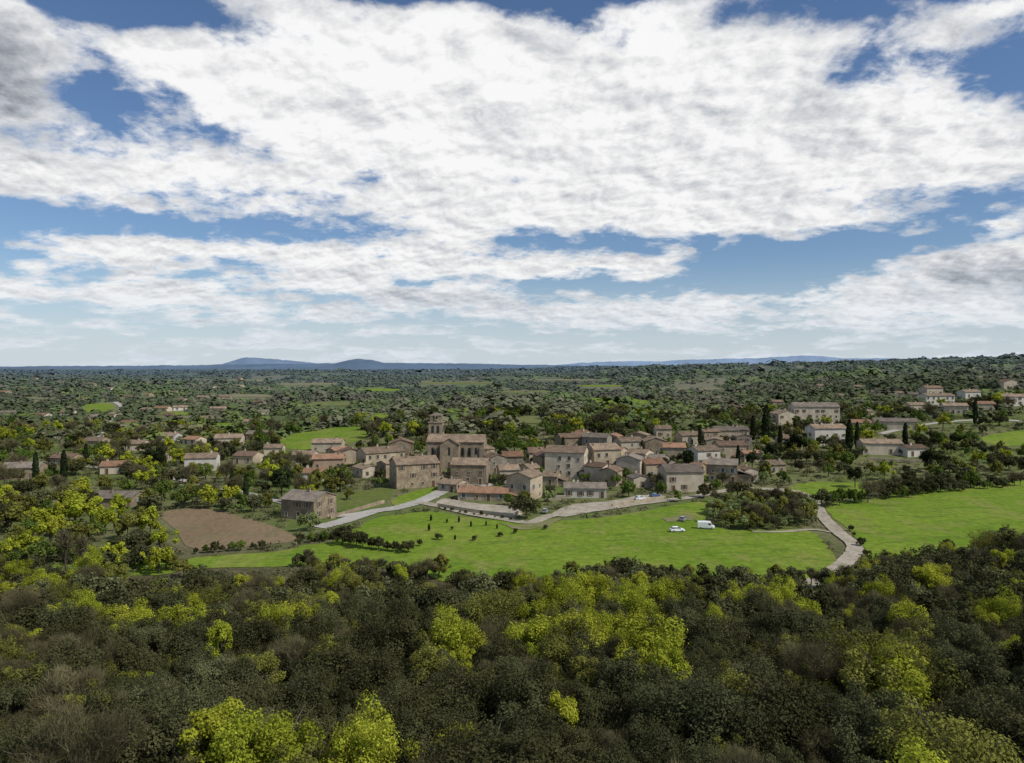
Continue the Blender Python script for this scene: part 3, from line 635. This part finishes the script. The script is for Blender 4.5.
def vehicle(px,py,rot,van,paint,label,name,cat_,sc=1):
    x,y,z=at(px,py); r=empty(name,(x,y,z+.12),math.radians(rot),sc); tag(r,label,cat_)
    if van:
        ring(paint,'body',r,[(-2.8,.95,.95,.35,1.2),(-2.75,1,.98,.3,2.35),(-1,1,.96,.3,2.5),(1.0,1,.96,.3,2.48),(1.55,1,.9,.3,2.25),(2.1,.98,.9,.3,1.3),(2.7,.9,.85,.35,1.05),(2.8,.8,.75,.4,.9)])
        mb=MB(); mb.add([(1.62,-.82,2.16),(1.62,.82,2.16),(2.13,.88,1.36),(2.13,-.88,1.36)],[(0,1,2,3)]); w=mb.build('windscreen',M_GLASS,r)
        for s in (-1,1):
            mb=MB(); mb.box(1.15,s*.985,1.75,.8,.03,.6); mb.build('side_window',M_GLASS,r)
            mb=MB(); mb.box(2.73,s*.62,.85,.14,.3,.22); mb.build('headlight',M_LT,r)
            mb=MB(); mb.box(-2.79,s*.85,1.1,.06,.15,.5); mb.build('tail_light',M_RL,r)
        xs=(-1.75,1.85); rad=.36; hw=.92
        mb=MB(); mb.box(2.8,0,.45,.12,1.7,.2); mb.build('bumper',M_DP,r)
    else:
        ring(paint,'body',r,[(-2.1,.75,.72,.4,.75),(-2.0,.86,.8,.28,.95),(-1.2,.88,.84,.25,.98),(.9,.88,.84,.25,.95),(1.7,.86,.8,.27,.82),(2.05,.78,.7,.32,.7),(2.12,.66,.6,.4,.6)])
        ring(M_GLASS,'cabin_glass',r,[(-1.85,.76,.74,.93,.96),(-1.35,.77,.64,.93,1.38),(.2,.77,.64,.92,1.41),(1.05,.75,.7,.9,.94)])
        ring(paint,'roof',r,[(-1.4,.62,.6,1.37,1.42),(-.6,.66,.62,1.39,1.47),(.25,.64,.6,1.38,1.45)])
        for s in (-1,1):
            mb=MB(); mb.box(-.62,s*.72,1.14,.09,.09,.5); mb.build('pillar',paint,r)
            mb=MB(); mb.box(2.02,s*.55,.62,.14,.28,.14); mb.build('headlight',M_LT,r)
            mb=MB(); mb.box(-2.05,s*.62,.78,.12,.22,.14); mb.build('tail_light',M_RL,r)
            mb=MB(); mb.box(.75,s*.95,.98,.12,.16,.12); mb.build('wing_mirror',M_DP,r)
        xs=(-1.3,1.3); rad=.31; hw=.8
    for xx in xs:
        for s in (-1,1): wheel(r,xx,s*hw,rad)
    return r
vehicle(677,532,8,False,M_WP,'white car parked on the meadow, left of the white van','parked_car','car',.95)
vehicle(706,529,-12,True,M_WP,'white van parked on the meadow near the pale grove','parked_van','van',.82)
vehicle(683,521,60,False,M_GP,'small grey car on the bare patch just behind the white car','parked_car','car',.9)
vehicle(640,500,20,False,M_WP,'white car parked on the village square before the barn','parked_car','car',.9)
vehicle(655,497,20,False,M_BL,'blue car parked on the village square beside the white one','parked_car','car',.9)
vehicle(545,513,75,False,M_GP,'grey car on the lane right of the tall gabled house','parked_car','car',.9)
# ------------------------------------------------------------------ planting
def blocked(px,py):
    r=np.zeros(np.shape(px),bool)
    for p in POLY: r|=inpoly(px,py,p)
    return r
def free(x,y,h):
    """no tree inside a house, on a field or road, and few hiding a house front"""
    z=T(x,y); px,py,_=proj(x,y,z); tx,ty,_=proj(x,y,z+h*.75); mx_,my,_=proj(x,y,z+h*.35)
    ok=~blocked(px,py)&~blocked(tx,ty)&~blocked(mx_,my)
    keep=RNG.random(len(x))
    for (cx,cy,hx,hy,w,hh,nick,rad,vis) in HOUSES:
        ok&=((x-cx)**2+(y-cy)**2)>(rad+1.0)**2
        cov=(y<cy)&(abs(px-hx)<w/2+2)&(ty<hy-hh*.4)&(py>hy-hh)
        ok&=~cov|(keep<vis)
    return ok
BX=[0,100,200,300,380,440,560,640,740,830,870,940,1024,1200]; BY=[562,574,578,572,574,580,572,568,574,582,562,542,534,530]
def border(px): return np.interp(px,BX,BY)+5*np.sin(px*.047+1)+5*np.sin(px*.118)+3*np.sin(px*.31)
GR={}
def addp(x,y,d): GR.setdefault((int(x//6),int(y//6)),[]).append((x,y,d))
def spaced(x,y,d):
    i=int(x//6); j=int(y//6)
    for a in (-1,0,1):
        for b in (-1,0,1):
            for (u,v,c) in GR.get((i+a,j+b),()):
                if (u-x)**2+(v-y)**2<max(d,c)**2: return False
    return True
LIME=[(590,592,1.2),(560,600,1.05),(615,598,1),(575,606,1),(570,640,1.2),(556,655,1.15),(600,648,1.1),(540,640,1),(585,632,1.1),(655,660,1.15),(668,672,1.1),(640,672,1),(785,598,1),(800,606,1),(768,600,1),(755,592,.9),(430,592,.9),(300,615,1),(275,622,1),(205,625,1),(180,618,1),
 (240,752,1.1),(278,748,1),(210,745,1),(878,672,1.2),(890,684,1.1),(868,684,1),(900,668,1),(910,622,1),(895,640,.9),(955,762,1),(690,580,.8),(15,570,1),(40,580,.9),(70,590,.9),(5,590,1),(30,600,.9),(120,630,.9),(1005,612,1),(990,618,.9),(850,580,.8),(470,570,.7),(400,570,.8),(350,583,.9),(330,600,.9),(640,583,.9),(735,600,.9),(655,590,.8),(525,578,.8),(980,608,.8),(115,575,.9),(90,570,.9),(540,610,.9),(635,605,.9),(585,618,1),(450,640,.9),(220,640,.9),(560,700,.8),(1015,640,.9),(150,592,.8),(175,600,.8),(60,612,.8)]
for px,py,s in LIME:
    x,y,z=at(px,py,5.5); addp(x,y,2.0); tree('lime' if random.random()<.85 else 'yellow',x,y,s*.96,group='bright spring oaks of the near wood')
CAND=[]
for k in range(90000):
    y=38+RNG.random()**.62*150; x=(RNG.random()*2-1)*(y*.74+8)
    sc=.50+.48*RNG.random()**1.4
    tx,ty,_=proj(x,y,float(T(x,y))+7.8*sc)
    if ty<border(tx): continue
    if not spaced(x,y,(2.3+.004*y)*(.5+.65*sc)): continue
    addp(x,y,2.4*(.5+.6*sc)); c=math.sin(x*.06+1.3)*math.sin(y*.07)+.5*math.sin(x*.13+y*.11)
    cen=math.exp(-((x/y+.12)/.5)**2)
    pr=np.array([.42-.14*c,.12+.05*c,.31,.085+.05*cen+.05*c,.035+.03*cen]); pr=np.clip(pr,.015,1); pr/=pr.sum()
    CAND.append((y,x,str(RNG.choice(['oak','bare','mossy','yellow','lime'],p=pr)),sc))
    if len(CAND)>1750: break
CAND.sort(); left_={'oak':292,'bare':292,'mossy':292,'yellow':292,'lime':200}; REST={}
for y,x,kind,sc in CAND:
    if left_[kind]>0: left_[kind]-=1; tree(kind,x,y,sc)
    else: REST.setdefault(kind,[]).append((x,y,sc))
print('near wood',len(CAND),{k:len(v) for k,v in REST.items()})
NEAR=len(TREES)
for kind,l in REST.items():
    mat={'oak':L_OAK,'mossy':L_OLIVE,'yellow':L_YEL,'bare':L_TWIG,'lime':L_LIME}[kind]; VV=[];TN=[]
    for q,(x,y,sc) in enumerate(l):
        rng=np.random.default_rng(500+q); P,Nn,t,hu=crown_pts(1700,3.4,6.4,4.8,46,rng); V,_=cards(P,Nn,.36,rng)
        V=V*sc*rng.uniform(.88,1.14)+np.array([x,y,float(T(x,y))]); VV.append(V.astype(np.float32)); TN.append(tonearr(t*rng.uniform(.75,1.25),np.clip(hu*.6+rng.random()*.4,0,1)))
    V=np.concatenate(VV); o=link('oak_wood',npmesh('oak_wood',V,np.arange(len(V)).reshape(-1,4),mat,np.concatenate(TN)))
    tag(o,f'{LOOK[kind][0]}s in the back rows of the near wood, merging into one mass','wood',None,'stuff')
def spot(kind,px,py,s,label=None,phrase=None):
    x,y,z=at(px,py); addp(x,y,3); tree(kind,x,y,s,label,phrase); return x,y
for px,py,s,l in [(36,486,1.1,'tall dark cypress nearest the left edge stone house'),(64,482,1.0,'tall dark cypress left of the pair on the left plain'),(86,466,.95,'tall dark cypress rising before the beige house at left'),
  (766,444,1.55,'very tall cypress spire left of the pale mansion'),(849,454,1.5,'tall cypress spire just right of the bright white house'),(753,440,1.0,'shorter cypress beside the very tall cypress spire'),(563,462,.9,'slim cypress between back row houses of the village centre'),
  (738,466,.9,'slim cypress behind the square stone house'),(232,492,.8,'lone dark cypress below the lone white house'),(246,500,.7,'short dark cypress by the ploughed field'),(857,450,1.1,'shorter cypress right of the cypress spire by the white house'),(780,452,1.1,'cypress left of the cream house beside the white house'),(905,448,1.1,'cypress between the two long houses at right'),(700,446,1.0,'cypress at the back right of the village'),(975,424,1.2,'tall cypress below the hillside villas'),(642,462,.8,'slim cypress behind the central gabled cream house')]:
    spot('cypress',px,py,s,l)
for px,py,s,l in [(796,460,1.05,'large round dark pine left of the bright white house'),(688,474,1.0,'large dark pine between the cream barn and back houses'),(282,500,1.05,'large dark pine right of the lone white house'),(156,476,.95,'large round dark pine left of the lone white house'),(503,464,.8,'dark pine just right of the church'),(930,472,.9,'large dark pine below the low white house at right'),(855,488,.6,'small dark pine at the head of the right meadow'),(770,462,.85,'dark round pine left of the large round pine by the white house'),(664,474,.7,'smaller dark pine left of the pine by the cream barn'),(752,470,.7,'dark pine above the small end house of the square')]:
    spot('pine',px,py,s,l)
for px,py,s,l in [(66,586,.95,'left one of two thin leafless poplars at left'),(82,585,.95,'right one of two thin leafless poplars at left')]: spot('poplar',px,py,s,l)
for i,(px,py) in enumerate([(455,540),(429,531),(431,521),(447,523),(459,522.5),(471,527),(486,526),(497,529)]):
    spot('sapling',px,py,random.uniform(.4,.7))
for px,py,s in [(408,553,.42),(404,551,.3),(342,545,.6),(349,546,.55),(356,547,.5),(363,548,.5),(371,549,.45),(379,550,.45),(387,551,.4),(396,552,.35),(420,546,.22),(438,540,.25),(474,541,.2),(500,537,.2),(515,534,.22),(452,530,.18),(545,530,.18)]: spot('m_oak',px,py,s,None,'shrub dotted across the main meadow')
for px,py,s in [(500,455,1),(514,454,1.1),(528,457,1),(480,452,.8),(540,455,.9),(520,464,.9),(545,430,1),(590,405,1),(605,404,1),(630,403,1),(650,402,.9),(555,440,.9),(512,444,1),(538,478,.7),(616,486,.6),(662,484,.6),(700,486,.6),(584,482,.5),(446,488,.5),(380,478,.6),(360,470,.6),(716,490,.5),(620,466,.7),(584,456,.7),(640,458,.7),(716,462,.7),(662,462,.7),(530,440,1),(570,436,.9),(600,434,.9),(640,436,.9)]: spot(random.choice(['m_green','m_green','m_oak','m_olive']) if px>570 or px<450 else 'm_green',px,py,s)
for px,py,s in [(75,528,1.1),(92,530,1.15),(60,530,1),(14,515,1.1),(3,512,1),(30,518,.9),(105,535,1),(128,540,1),(150,537,1),(140,527,.9),(20,552,1),(50,548,1),(350,500,.5),(1000,452,.8),(965,450,.8),(830,470,.7),(870,475,.7),(40,532,1),(160,552,.7),(118,520,.9),(10,535,1),(80,548,.9)]: spot(random.choice(['m_lime','m_yellow']),px,py,s)
for k in range(2600):
    px=random.uniform(706,816); py=random.uniform(502,533)
    if ((px-761)/54)**2+((py-517)/14)**2>1: continue
    x,y,z=at(px,py)
    if spaced(x,y,2.9): addp(x,y,2.9); tree(random.choice(['m_pale','m_pale','m_pale','m_pale','m_bare','m_yellow']),x,y,random.uniform(.5,.8),phrase='in the dense grove by the white van')
def line(p,q,n,kinds,s,phrase,jy=0):
    for i in range(n):
        t=(i+random.uniform(-.3,.3))/max(1,n-1); px=p[0]+(q[0]-p[0])*t; py=p[1]+(q[1]-p[1])*t+random.uniform(-jy,jy)
        x,y,z=at(px,py)
        if spaced(x,y,1.6): addp(x,y,1.6); tree(random.choice(kinds),x,y,s*random.uniform(.7,1.35),phrase=phrase)
line((196,554),(262,549),16,['m_oak','m_olive','m_green'],.28,'in the hedge below the ploughed field')
line((822,506),(1020,484),36,['m_oak','m_olive','m_bare','m_green'],.66,'in the hedge behind the right meadow',2)
line((870,562),(850,530),5,['m_oak'],.3,'beside the dirt track bend')
line((300,544),(345,538),8,['m_oak','m_olive','m_green'],.36,'in the hedge left of the main meadow',1)
line((300,570),(440,582),22,['m_oak','m_olive','m_yellow','m_bare'],.5,'straggling along the lower left meadow edge',4)
line((560,580),(830,590),26,['m_oak','m_olive','m_yellow','m_bare'],.5,'straggling along the lower meadow edge',4)
line((440,510),(516,521),12,['m_oak','m_green','m_olive'],.14,'below the courtyard wall',.8)
line((0,560),(185,574),20,['m_yellow','m_lime','m_olive','m_green'],.65,'along the left edge of the near wood',5)
# general mid-distance planting
m=0; KM=['m_oak','m_bare','m_olive','m_green','m_lime','m_yellow','m_pale']
M_=22000; Y=165+RNG.random(M_)**.8*340; X=(RNG.random(M_)*2-1)*(Y*.74+5); OK=free(X,Y,6.5)
Z=T(X,Y); PX,PY,_=proj(X,Y,Z); TX,TY,_=proj(X,Y,Z+6)
for k in range(M_):
    if m>=1050: break
    x,y,px,py,tx,ty=float(X[k]),float(Y[k]),PX[k],PY[k],TX[k],TY[k]
    if not OK[k] or ty>border(tx)+4: continue
    vil=(345<px<765)and(442<py<515)
    if not vil and math.sin(x*.045)*math.sin(y*.05+1)+.4*math.sin(x*.11+y*.08)<-.7: continue
    s=.62+.5*RNG.random()
    if vil: s*=.72
    if not spaced(x,y,3.7*s+.4): continue
    addp(x,y,3.7*s)
    kind=RNG.choice(KM,p=[.19,.12,.21,.24,.06,.12,.06]) if px>330 else RNG.choice(KM,p=[.15,.17,.19,.20,.10,.14,.05])
    tree(str(kind),x,y,s); m+=1
print('mid',m)
def zone(px,names): return names[int(np.clip(px//(1024/len(names)),0,len(names)-1))]
buckets={}; NH=[h for h in HOUSES if h[6] not in('distant house','village infill house')]
for i,(r,kind,x,y,lab,ph) in enumerate(TREES):
    if lab: continue
    px,py,_=proj(x,y,float(T(x,y))+5); px=float(px); py=float(py); look=LOOK[kind][0]
    if i<NEAR:
        d='front rows' if y<72 else 'middle rows' if y<105 else 'back rows' if y<135 else 'meadow edge'
        c=zone(px,['far left','left','centre left','centre','centre right','right','far right'])
        key=f'{look}, {d} of the near wood, {c}'
    elif ph: key=f'{look} {ph}'
    elif kind=='sapling': key=look+' scattered on the meadow edge near the lane'
    else:
        best=min(((h[0]-x)**2+(h[1]-y)**2,j) for j,h in enumerate(NH)); h=NH[best[1]]
        if best[0]<48**2:
            rel='left of' if px<h[2]-h[4]/2 else 'right of' if px>h[2]+h[4]/2 else ('in front of' if y<h[1] else 'behind')
            key=f'{look} {rel} the {h[6]}'
        else:
            c=zone(px,['at the far left','at left','left of centre','at centre','right of centre','at right','at the far right'])
            key=f"{look} in the {'near' if y<260 else 'middle' if y<370 else 'far'} scrubland {c}"
    buckets.setdefault(key,[]).append((px,r))
for key,l in buckets.items():
    l.sort(key=lambda t:t[0])
    for i,(px,r) in enumerate(l):
        r['label']=key if len(l)==1 else f'{key}, {ordn(i+1)} from left'
def blobs(name,x,y,R,Hh,nf,leaf,col,seed,var=.25):
    rng=np.random.default_rng(seed); n=len(x); z=T(x,y)
    d=rng.normal(size=(n,nf,3)); d/=np.linalg.norm(d,axis=2,keepdims=True); d[:,:,2]=np.abs(d[:,:,2])*1.0-.1*rng.random((n,nf))
    rad=rng.uniform(.6,1.08,(n,nf,1)); sc=np.stack([R,R,Hh],1)[:,None,:]
    lump=1+.3*np.sin(d[:,:,:1]*5+rng.random((n,1,1))*6)*np.sin(d[:,:,1:2]*4+rng.random((n,1,1))*6)
    P=(np.stack([x,y,z],1)[:,None,:]+d*rad*sc*lump).reshape(-1,3); Nn=(d+rng.normal(size=d.shape)*.4+np.array([0,-.2,1.0])).reshape(-1,3)
    s=np.repeat(leaf,nf); V,Q=cards(P,Nn,s,rng)
    c=np.repeat(col,nf,0)*rng.uniform(1-var,1+var,(n*nf,1)); A=np.ones((n*nf,4)); A[:,:3]=c
    o=link(name,npmesh(name,V,Q,M_FAR,np.repeat(A,4,0))); o['kind']='stuff'; return o
n=10000; y=36+RNG.random(n)**.7*420; x=(RNG.random(n)*2-1)*(y*.76+5); px,py,_=proj(x,y,T(x,y))
ok=~blocked(px,py)&~blocked(px,py-3)
for h in HOUSES: ok&=((x-h[0])**2+(y-h[1])**2)>(h[7]+1)**2
x=x[ok];y=y[ok];n=len(x)
pal=np.array([(.065,.068,.03),(.085,.092,.037),(.108,.094,.058),(.11,.135,.040),(.13,.122,.066)])
col=pal[RNG.integers(0,5,n)]; R=RNG.uniform(.7,1.7,n)*(1+(y>160)*.1)
o=blobs('undergrowth',x,y,R,R*1.0,40,R*.26,col,3); tag(o,'low scrub and undergrowth between the trees','undergrowth')
n=38000; r=np.exp(RNG.uniform(math.log(400),math.log(6500),n)); a=RNG.uniform(-.74,.74,n); y=r; x=a*r
clump=np.sin(x*.011+2)*np.sin(y*.006)+.7*np.sin(x*.023+y*.004)*np.sin(y*.013+1)+.4*np.sin(x*.005-y*.009)
ok=(clump>-.42)|(RNG.random(n)<.22)
x=x[ok];y=y[ok]
h=5.5+2*RNG.random(len(x)); ok=free(x,y,h); x=x[ok];y=y[ok]
mid=np.array([(t[2],t[3]) for t in TREES[NEAR:]]); keep=np.ones(len(x),bool)
for i in np.where(y<520)[0]:
    if np.min((mid[:,0]-x[i])**2+(mid[:,1]-y[i])**2)<14: keep[i]=False
x=x[keep];y=y[keep]; n=min(len(x),16000); x=x[:n];y=y[:n]
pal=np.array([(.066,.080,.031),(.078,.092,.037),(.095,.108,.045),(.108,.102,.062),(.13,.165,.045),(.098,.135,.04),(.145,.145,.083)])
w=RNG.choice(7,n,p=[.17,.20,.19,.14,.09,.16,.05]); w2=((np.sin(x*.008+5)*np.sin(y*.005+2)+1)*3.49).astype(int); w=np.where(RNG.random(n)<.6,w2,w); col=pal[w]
hz=np.clip((y-330)/3800,0,.95)[:,None]**.75; col=col*(1-hz)+np.array([.085,.12,.145])*hz  # haze blended into the tree colours, stronger farther out
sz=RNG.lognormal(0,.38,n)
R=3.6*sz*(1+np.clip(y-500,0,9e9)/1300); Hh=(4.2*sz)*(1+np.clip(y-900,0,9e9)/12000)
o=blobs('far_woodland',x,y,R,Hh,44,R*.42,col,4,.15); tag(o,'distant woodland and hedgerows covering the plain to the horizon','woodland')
print('far',n)
# ------------------------------------------------------------------ mountains
def ridge(prof,dist,depth,colr,seed,name='mountains'):
    rng=np.random.default_rng(seed); px=np.arange(-260,1290,3.0); py=np.interp(px,[p[0] for p in prof],[p[1] for p in prof])
    jit=np.convolve(rng.normal(size=len(px)+8),np.ones(9)/9,'valid')*.9+rng.normal(size=len(px))*.1
    X=(px-512)/F*dist; top=CH+(HOR-py+jit)*dist/F; top=np.maximum(top,5)
    rows=[]
    for t,s in ((-1,0),(-.7,.28),(-.4,.6),(-.15,.9),(0,1),(.4,.6),(1,0)):
        j=np.convolve(rng.normal(size=len(px)+4),np.ones(5)/5,'valid')*.18*(1-abs(t))
        rows.append(np.stack([X*(1+t*depth/dist),np.full_like(X,dist+t*depth),-30+(top+30)*np.clip(s+j*(s<1),0,1)],1))
    V=np.concatenate(rows); n=len(px); i=np.arange(len(rows)-1)[:,None]*n+np.arange(n-1)[None]; Q=np.stack([i,i+1,i+n+1,i+n],-1).reshape(-1,4)
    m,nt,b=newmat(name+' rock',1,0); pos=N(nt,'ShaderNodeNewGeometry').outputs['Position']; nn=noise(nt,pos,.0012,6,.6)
    c=scalecol(nt,colr,mapr(nt,nn,.3,.7,.85,1.12)); nt.links.new(c,b.inputs['Base Color'])  # blue of each range is aerial haze put into its base colour
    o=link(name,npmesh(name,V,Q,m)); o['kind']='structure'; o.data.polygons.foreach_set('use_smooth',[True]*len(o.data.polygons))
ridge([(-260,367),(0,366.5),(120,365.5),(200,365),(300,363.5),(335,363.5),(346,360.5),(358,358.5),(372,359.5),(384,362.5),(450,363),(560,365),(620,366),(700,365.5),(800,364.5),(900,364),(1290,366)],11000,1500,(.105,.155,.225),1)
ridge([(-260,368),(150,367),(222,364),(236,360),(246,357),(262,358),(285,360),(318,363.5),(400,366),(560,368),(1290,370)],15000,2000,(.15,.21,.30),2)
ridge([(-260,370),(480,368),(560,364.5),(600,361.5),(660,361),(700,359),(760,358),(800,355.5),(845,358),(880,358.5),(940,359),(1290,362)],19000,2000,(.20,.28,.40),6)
# ------------------------------------------------------------------ light and sky
az=math.radians(118); el=math.radians(47)
sd=Vector((math.sin(az)*math.cos(el),math.cos(az)*math.cos(el),math.sin(el)))
L=bpy.data.lights.new('sun','SUN'); L.energy=3.8; L.angle=math.radians(.5); L.color=(1,.95,.85)
so=bpy.data.objects.new('sun',L); COL.objects.link(so); so.rotation_euler=(-sd).to_track_quat('-Z','Y').to_euler(); so.location=(0,0,300)
W=bpy.data.worlds.new('World'); SC.world=W; W.use_nodes=True; nt=W.node_tree; nt.nodes.clear()
out=N(nt,'ShaderNodeOutputWorld'); bg=N(nt,'ShaderNodeBackground'); bgc=N(nt,'ShaderNodeBackground'); mx=N(nt,'ShaderNodeMixShader')
sky=N(nt,'ShaderNodeTexSky'); sky.sky_type='NISHITA'; sky.sun_disc=False; sky.sun_elevation=el; sky.sun_rotation=az; sky.air_density=1.0; sky.dust_density=.4; sky.ozone_density=2.0
skc=mixc(nt,1.0,sky.outputs[0],(.78,.90,1.06),'MULTIPLY')
nt.links.new(skc,bg.inputs[0]); bg.inputs[1].default_value=.088
tc=N(nt,'ShaderNodeTexCoord').outputs['Generated']; sp=N(nt,'ShaderNodeSeparateXYZ'); nt.links.new(tc,sp.inputs[0])
x,y,z=sp.outputs
def plane(off):
    zc=mth(nt,'ADD',mth(nt,'MAXIMUM',z,0.0),off)
    cb=N(nt,'ShaderNodeCombineXYZ'); nt.links.new(mth(nt,'DIVIDE',x,zc),cb.inputs[0]); nt.links.new(mth(nt,'DIVIDE',y,zc),cb.inputs[1]); return cb.outputs[0]
P0=plane(.15); PB=plane(.30)
def warp(P,sc,am):
    wn=N(nt,'ShaderNodeTexNoise'); wn.inputs['Scale'].default_value=sc; wn.inputs['Detail'].default_value=3; nt.links.new(P,wn.inputs['Vector'])
    wa=N(nt,'ShaderNodeVectorMath',operation='ADD'); nt.links.new(P,wa.inputs[0]); nt.links.new(vmul(nt,wn.outputs['Color'],(am,am,0)),wa.inputs[1]); return wa.outputs[0]
P=warp(P0,3.0,.10); PBw=warp(PB,7.0,.05)
def sh(v,o):
    n=N(nt,'ShaderNodeVectorMath',operation='ADD'); nt.links.new(v,n.inputs[0]); n.inputs[1].default_value=o; return n.outputs[0]
n1=noise(nt,sh(P,(3.1,7.7,0)),1.5,10,.60)
n2=noise(nt,sh(PBw,(11.,2.,0)),15.0,8,.60)
n2b=noise(nt,sh(PBw,(11.+.010,2.-.020,0)),15.0,8,.60)
n3=noise(nt,sh(PBw,(1.,4.,0)),5.0,8,.60)
n3b=noise(nt,sh(PBw,(1.+.025,4.-.05,0)),5.0,8,.60)
azn=mth(nt,'ARCTAN2',x,y); eln=mth(nt,'ARCSINE',z)
ae=N(nt,'ShaderNodeCombineXYZ'); nt.links.new(azn,ae.inputs[0]); nt.links.new(eln,ae.inputs[1])
def blob(px,py,rx,ry,amp):
    a=math.atan((px-512)/F); e=math.atan((HOR-py)/F*math.cos(a))
    s=N(nt,'ShaderNodeVectorMath',operation='SUBTRACT'); nt.links.new(ae.outputs[0],s.inputs[0]); s.inputs[1].default_value=(a,e,0)
    q=vmul(nt,s.outputs[0],(F/rx*1.0,F/ry*1.0,0)); d=N(nt,'ShaderNodeVectorMath',operation='DOT_PRODUCT'); nt.links.new(q,d.inputs[0]); nt.links.new(q,d.inputs[1])
    return mth(nt,'MULTIPLY',mth(nt,'EXPONENT',mth(nt,'MULTIPLY',d.outputs['Value'],-1.0)),amp)
B=[(520,115,330,88,.23),(860,152,210,46,.22),(230,75,140,38,.18),(180,176,190,26,.15),(330,264,340,22,.15),(4,58,34,46,.44),(1006,266,56,26,.36),(975,15,45,12,.12),(500,308,560,16,.11),(430,50,260,26,.06),(640,214,160,28,.13),(60,292,170,14,.10),(930,318,220,12,.12),(250,130,110,26,.08),
 (125,2,110,17,-.30),(850,8,140,20,-.26),(400,-10,150,14,-.24),(640,-8,90,12,-.20),(90,100,50,22,-.13),(30,142,60,14,-.13),(120,222,190,9,-.15),(10,218,60,18,-.10),(830,262,100,14,-.22),(920,240,90,12,-.15),(350,216,40,8,-.03),(1018,85,45,34,-.14),(730,282,90,8,-.10),(610,285,80,8,-.06),(300,300,60,8,-.06)]
acc=None
for b in B:
    v=blob(*b); acc=v if acc is None else mth(nt,'ADD',acc,v)
D=mth(nt,'ADD',mth(nt,'ADD',n1,mth(nt,'MULTIPLY',mth(nt,'SUBTRACT',n2,.5),.34)),acc)
D=mth(nt,'ADD',D,mth(nt,'MULTIPLY',mth(nt,'SUBTRACT',n3,.5),.52))
cover=mapr(nt,D,.47,.635,0,1,True)
lit=mth(nt,'ADD',mth(nt,'MULTIPLY',mth(nt,'SUBTRACT',n2b,n2),.9),mth(nt,'MULTIPLY',mth(nt,'SUBTRACT',n3b,n3),1.2))
br=mth(nt,'ADD',mth(nt,'ADD',.91,lit),mth(nt,'MULTIPLY',mth(nt,'SUBTRACT',n1,.5),-.45))
br=mth(nt,'ADD',br,mth(nt,'MULTIPLY',mth(nt,'SUBTRACT',n3,.5),.25))
glow=blob(500,70,330,80,.08); br=mth(nt,'ADD',br,glow)
dark=mth(nt,'ADD',mth(nt,'ADD',blob(4,74,40,36,.62),blob(1010,274,62,16,.50)),mth(nt,'ADD',blob(450,302,150,9,.24),blob(760,135,120,40,.08)))
br=mth(nt,'SUBTRACT',br,dark); br=mapr(nt,br,.28,1.02,.28,.94)
cc=mixc(nt,mapr(nt,br,.35,.85),(.86,.93,1.04),(1,1,1.0))
cc=scalecol(nt,cc,br)
nt.links.new(cc,bgc.inputs[0]); bgc.inputs[1].default_value=1.0
nt.links.new(cover,mx.inputs[0]); nt.links.new(bg.outputs[0],mx.inputs[1]); nt.links.new(bgc.outputs[0],mx.inputs[2])
hzb=N(nt,'ShaderNodeBackground'); hzb.inputs[0].default_value=(.62,.695,.785,1); hzb.inputs[1].default_value=1
m2=N(nt,'ShaderNodeMixShader'); hf=mapr(nt,z,-.03,.15,.84,0.0,True)
nt.links.new(hf,m2.inputs[0]); nt.links.new(mx.outputs[0],m2.inputs[1]); nt.links.new(hzb.outputs[0],m2.inputs[2]); nt.links.new(m2.outputs[0],out.inputs[0])
# camera
cd=bpy.data.cameras.new('camera'); cd.sensor_width=36; cd.lens=F/1024*36; cd.clip_end=60000; cd.clip_start=.5
co=bpy.data.objects.new('camera',cd); COL.objects.link(co); co.location=(0,0,CH); co.rotation_euler=(math.pi/2-TH,0,0); SC.camera=co
SC.view_settings.view_transform='Standard'; SC.view_settings.look='None'; SC.view_settings.exposure=0
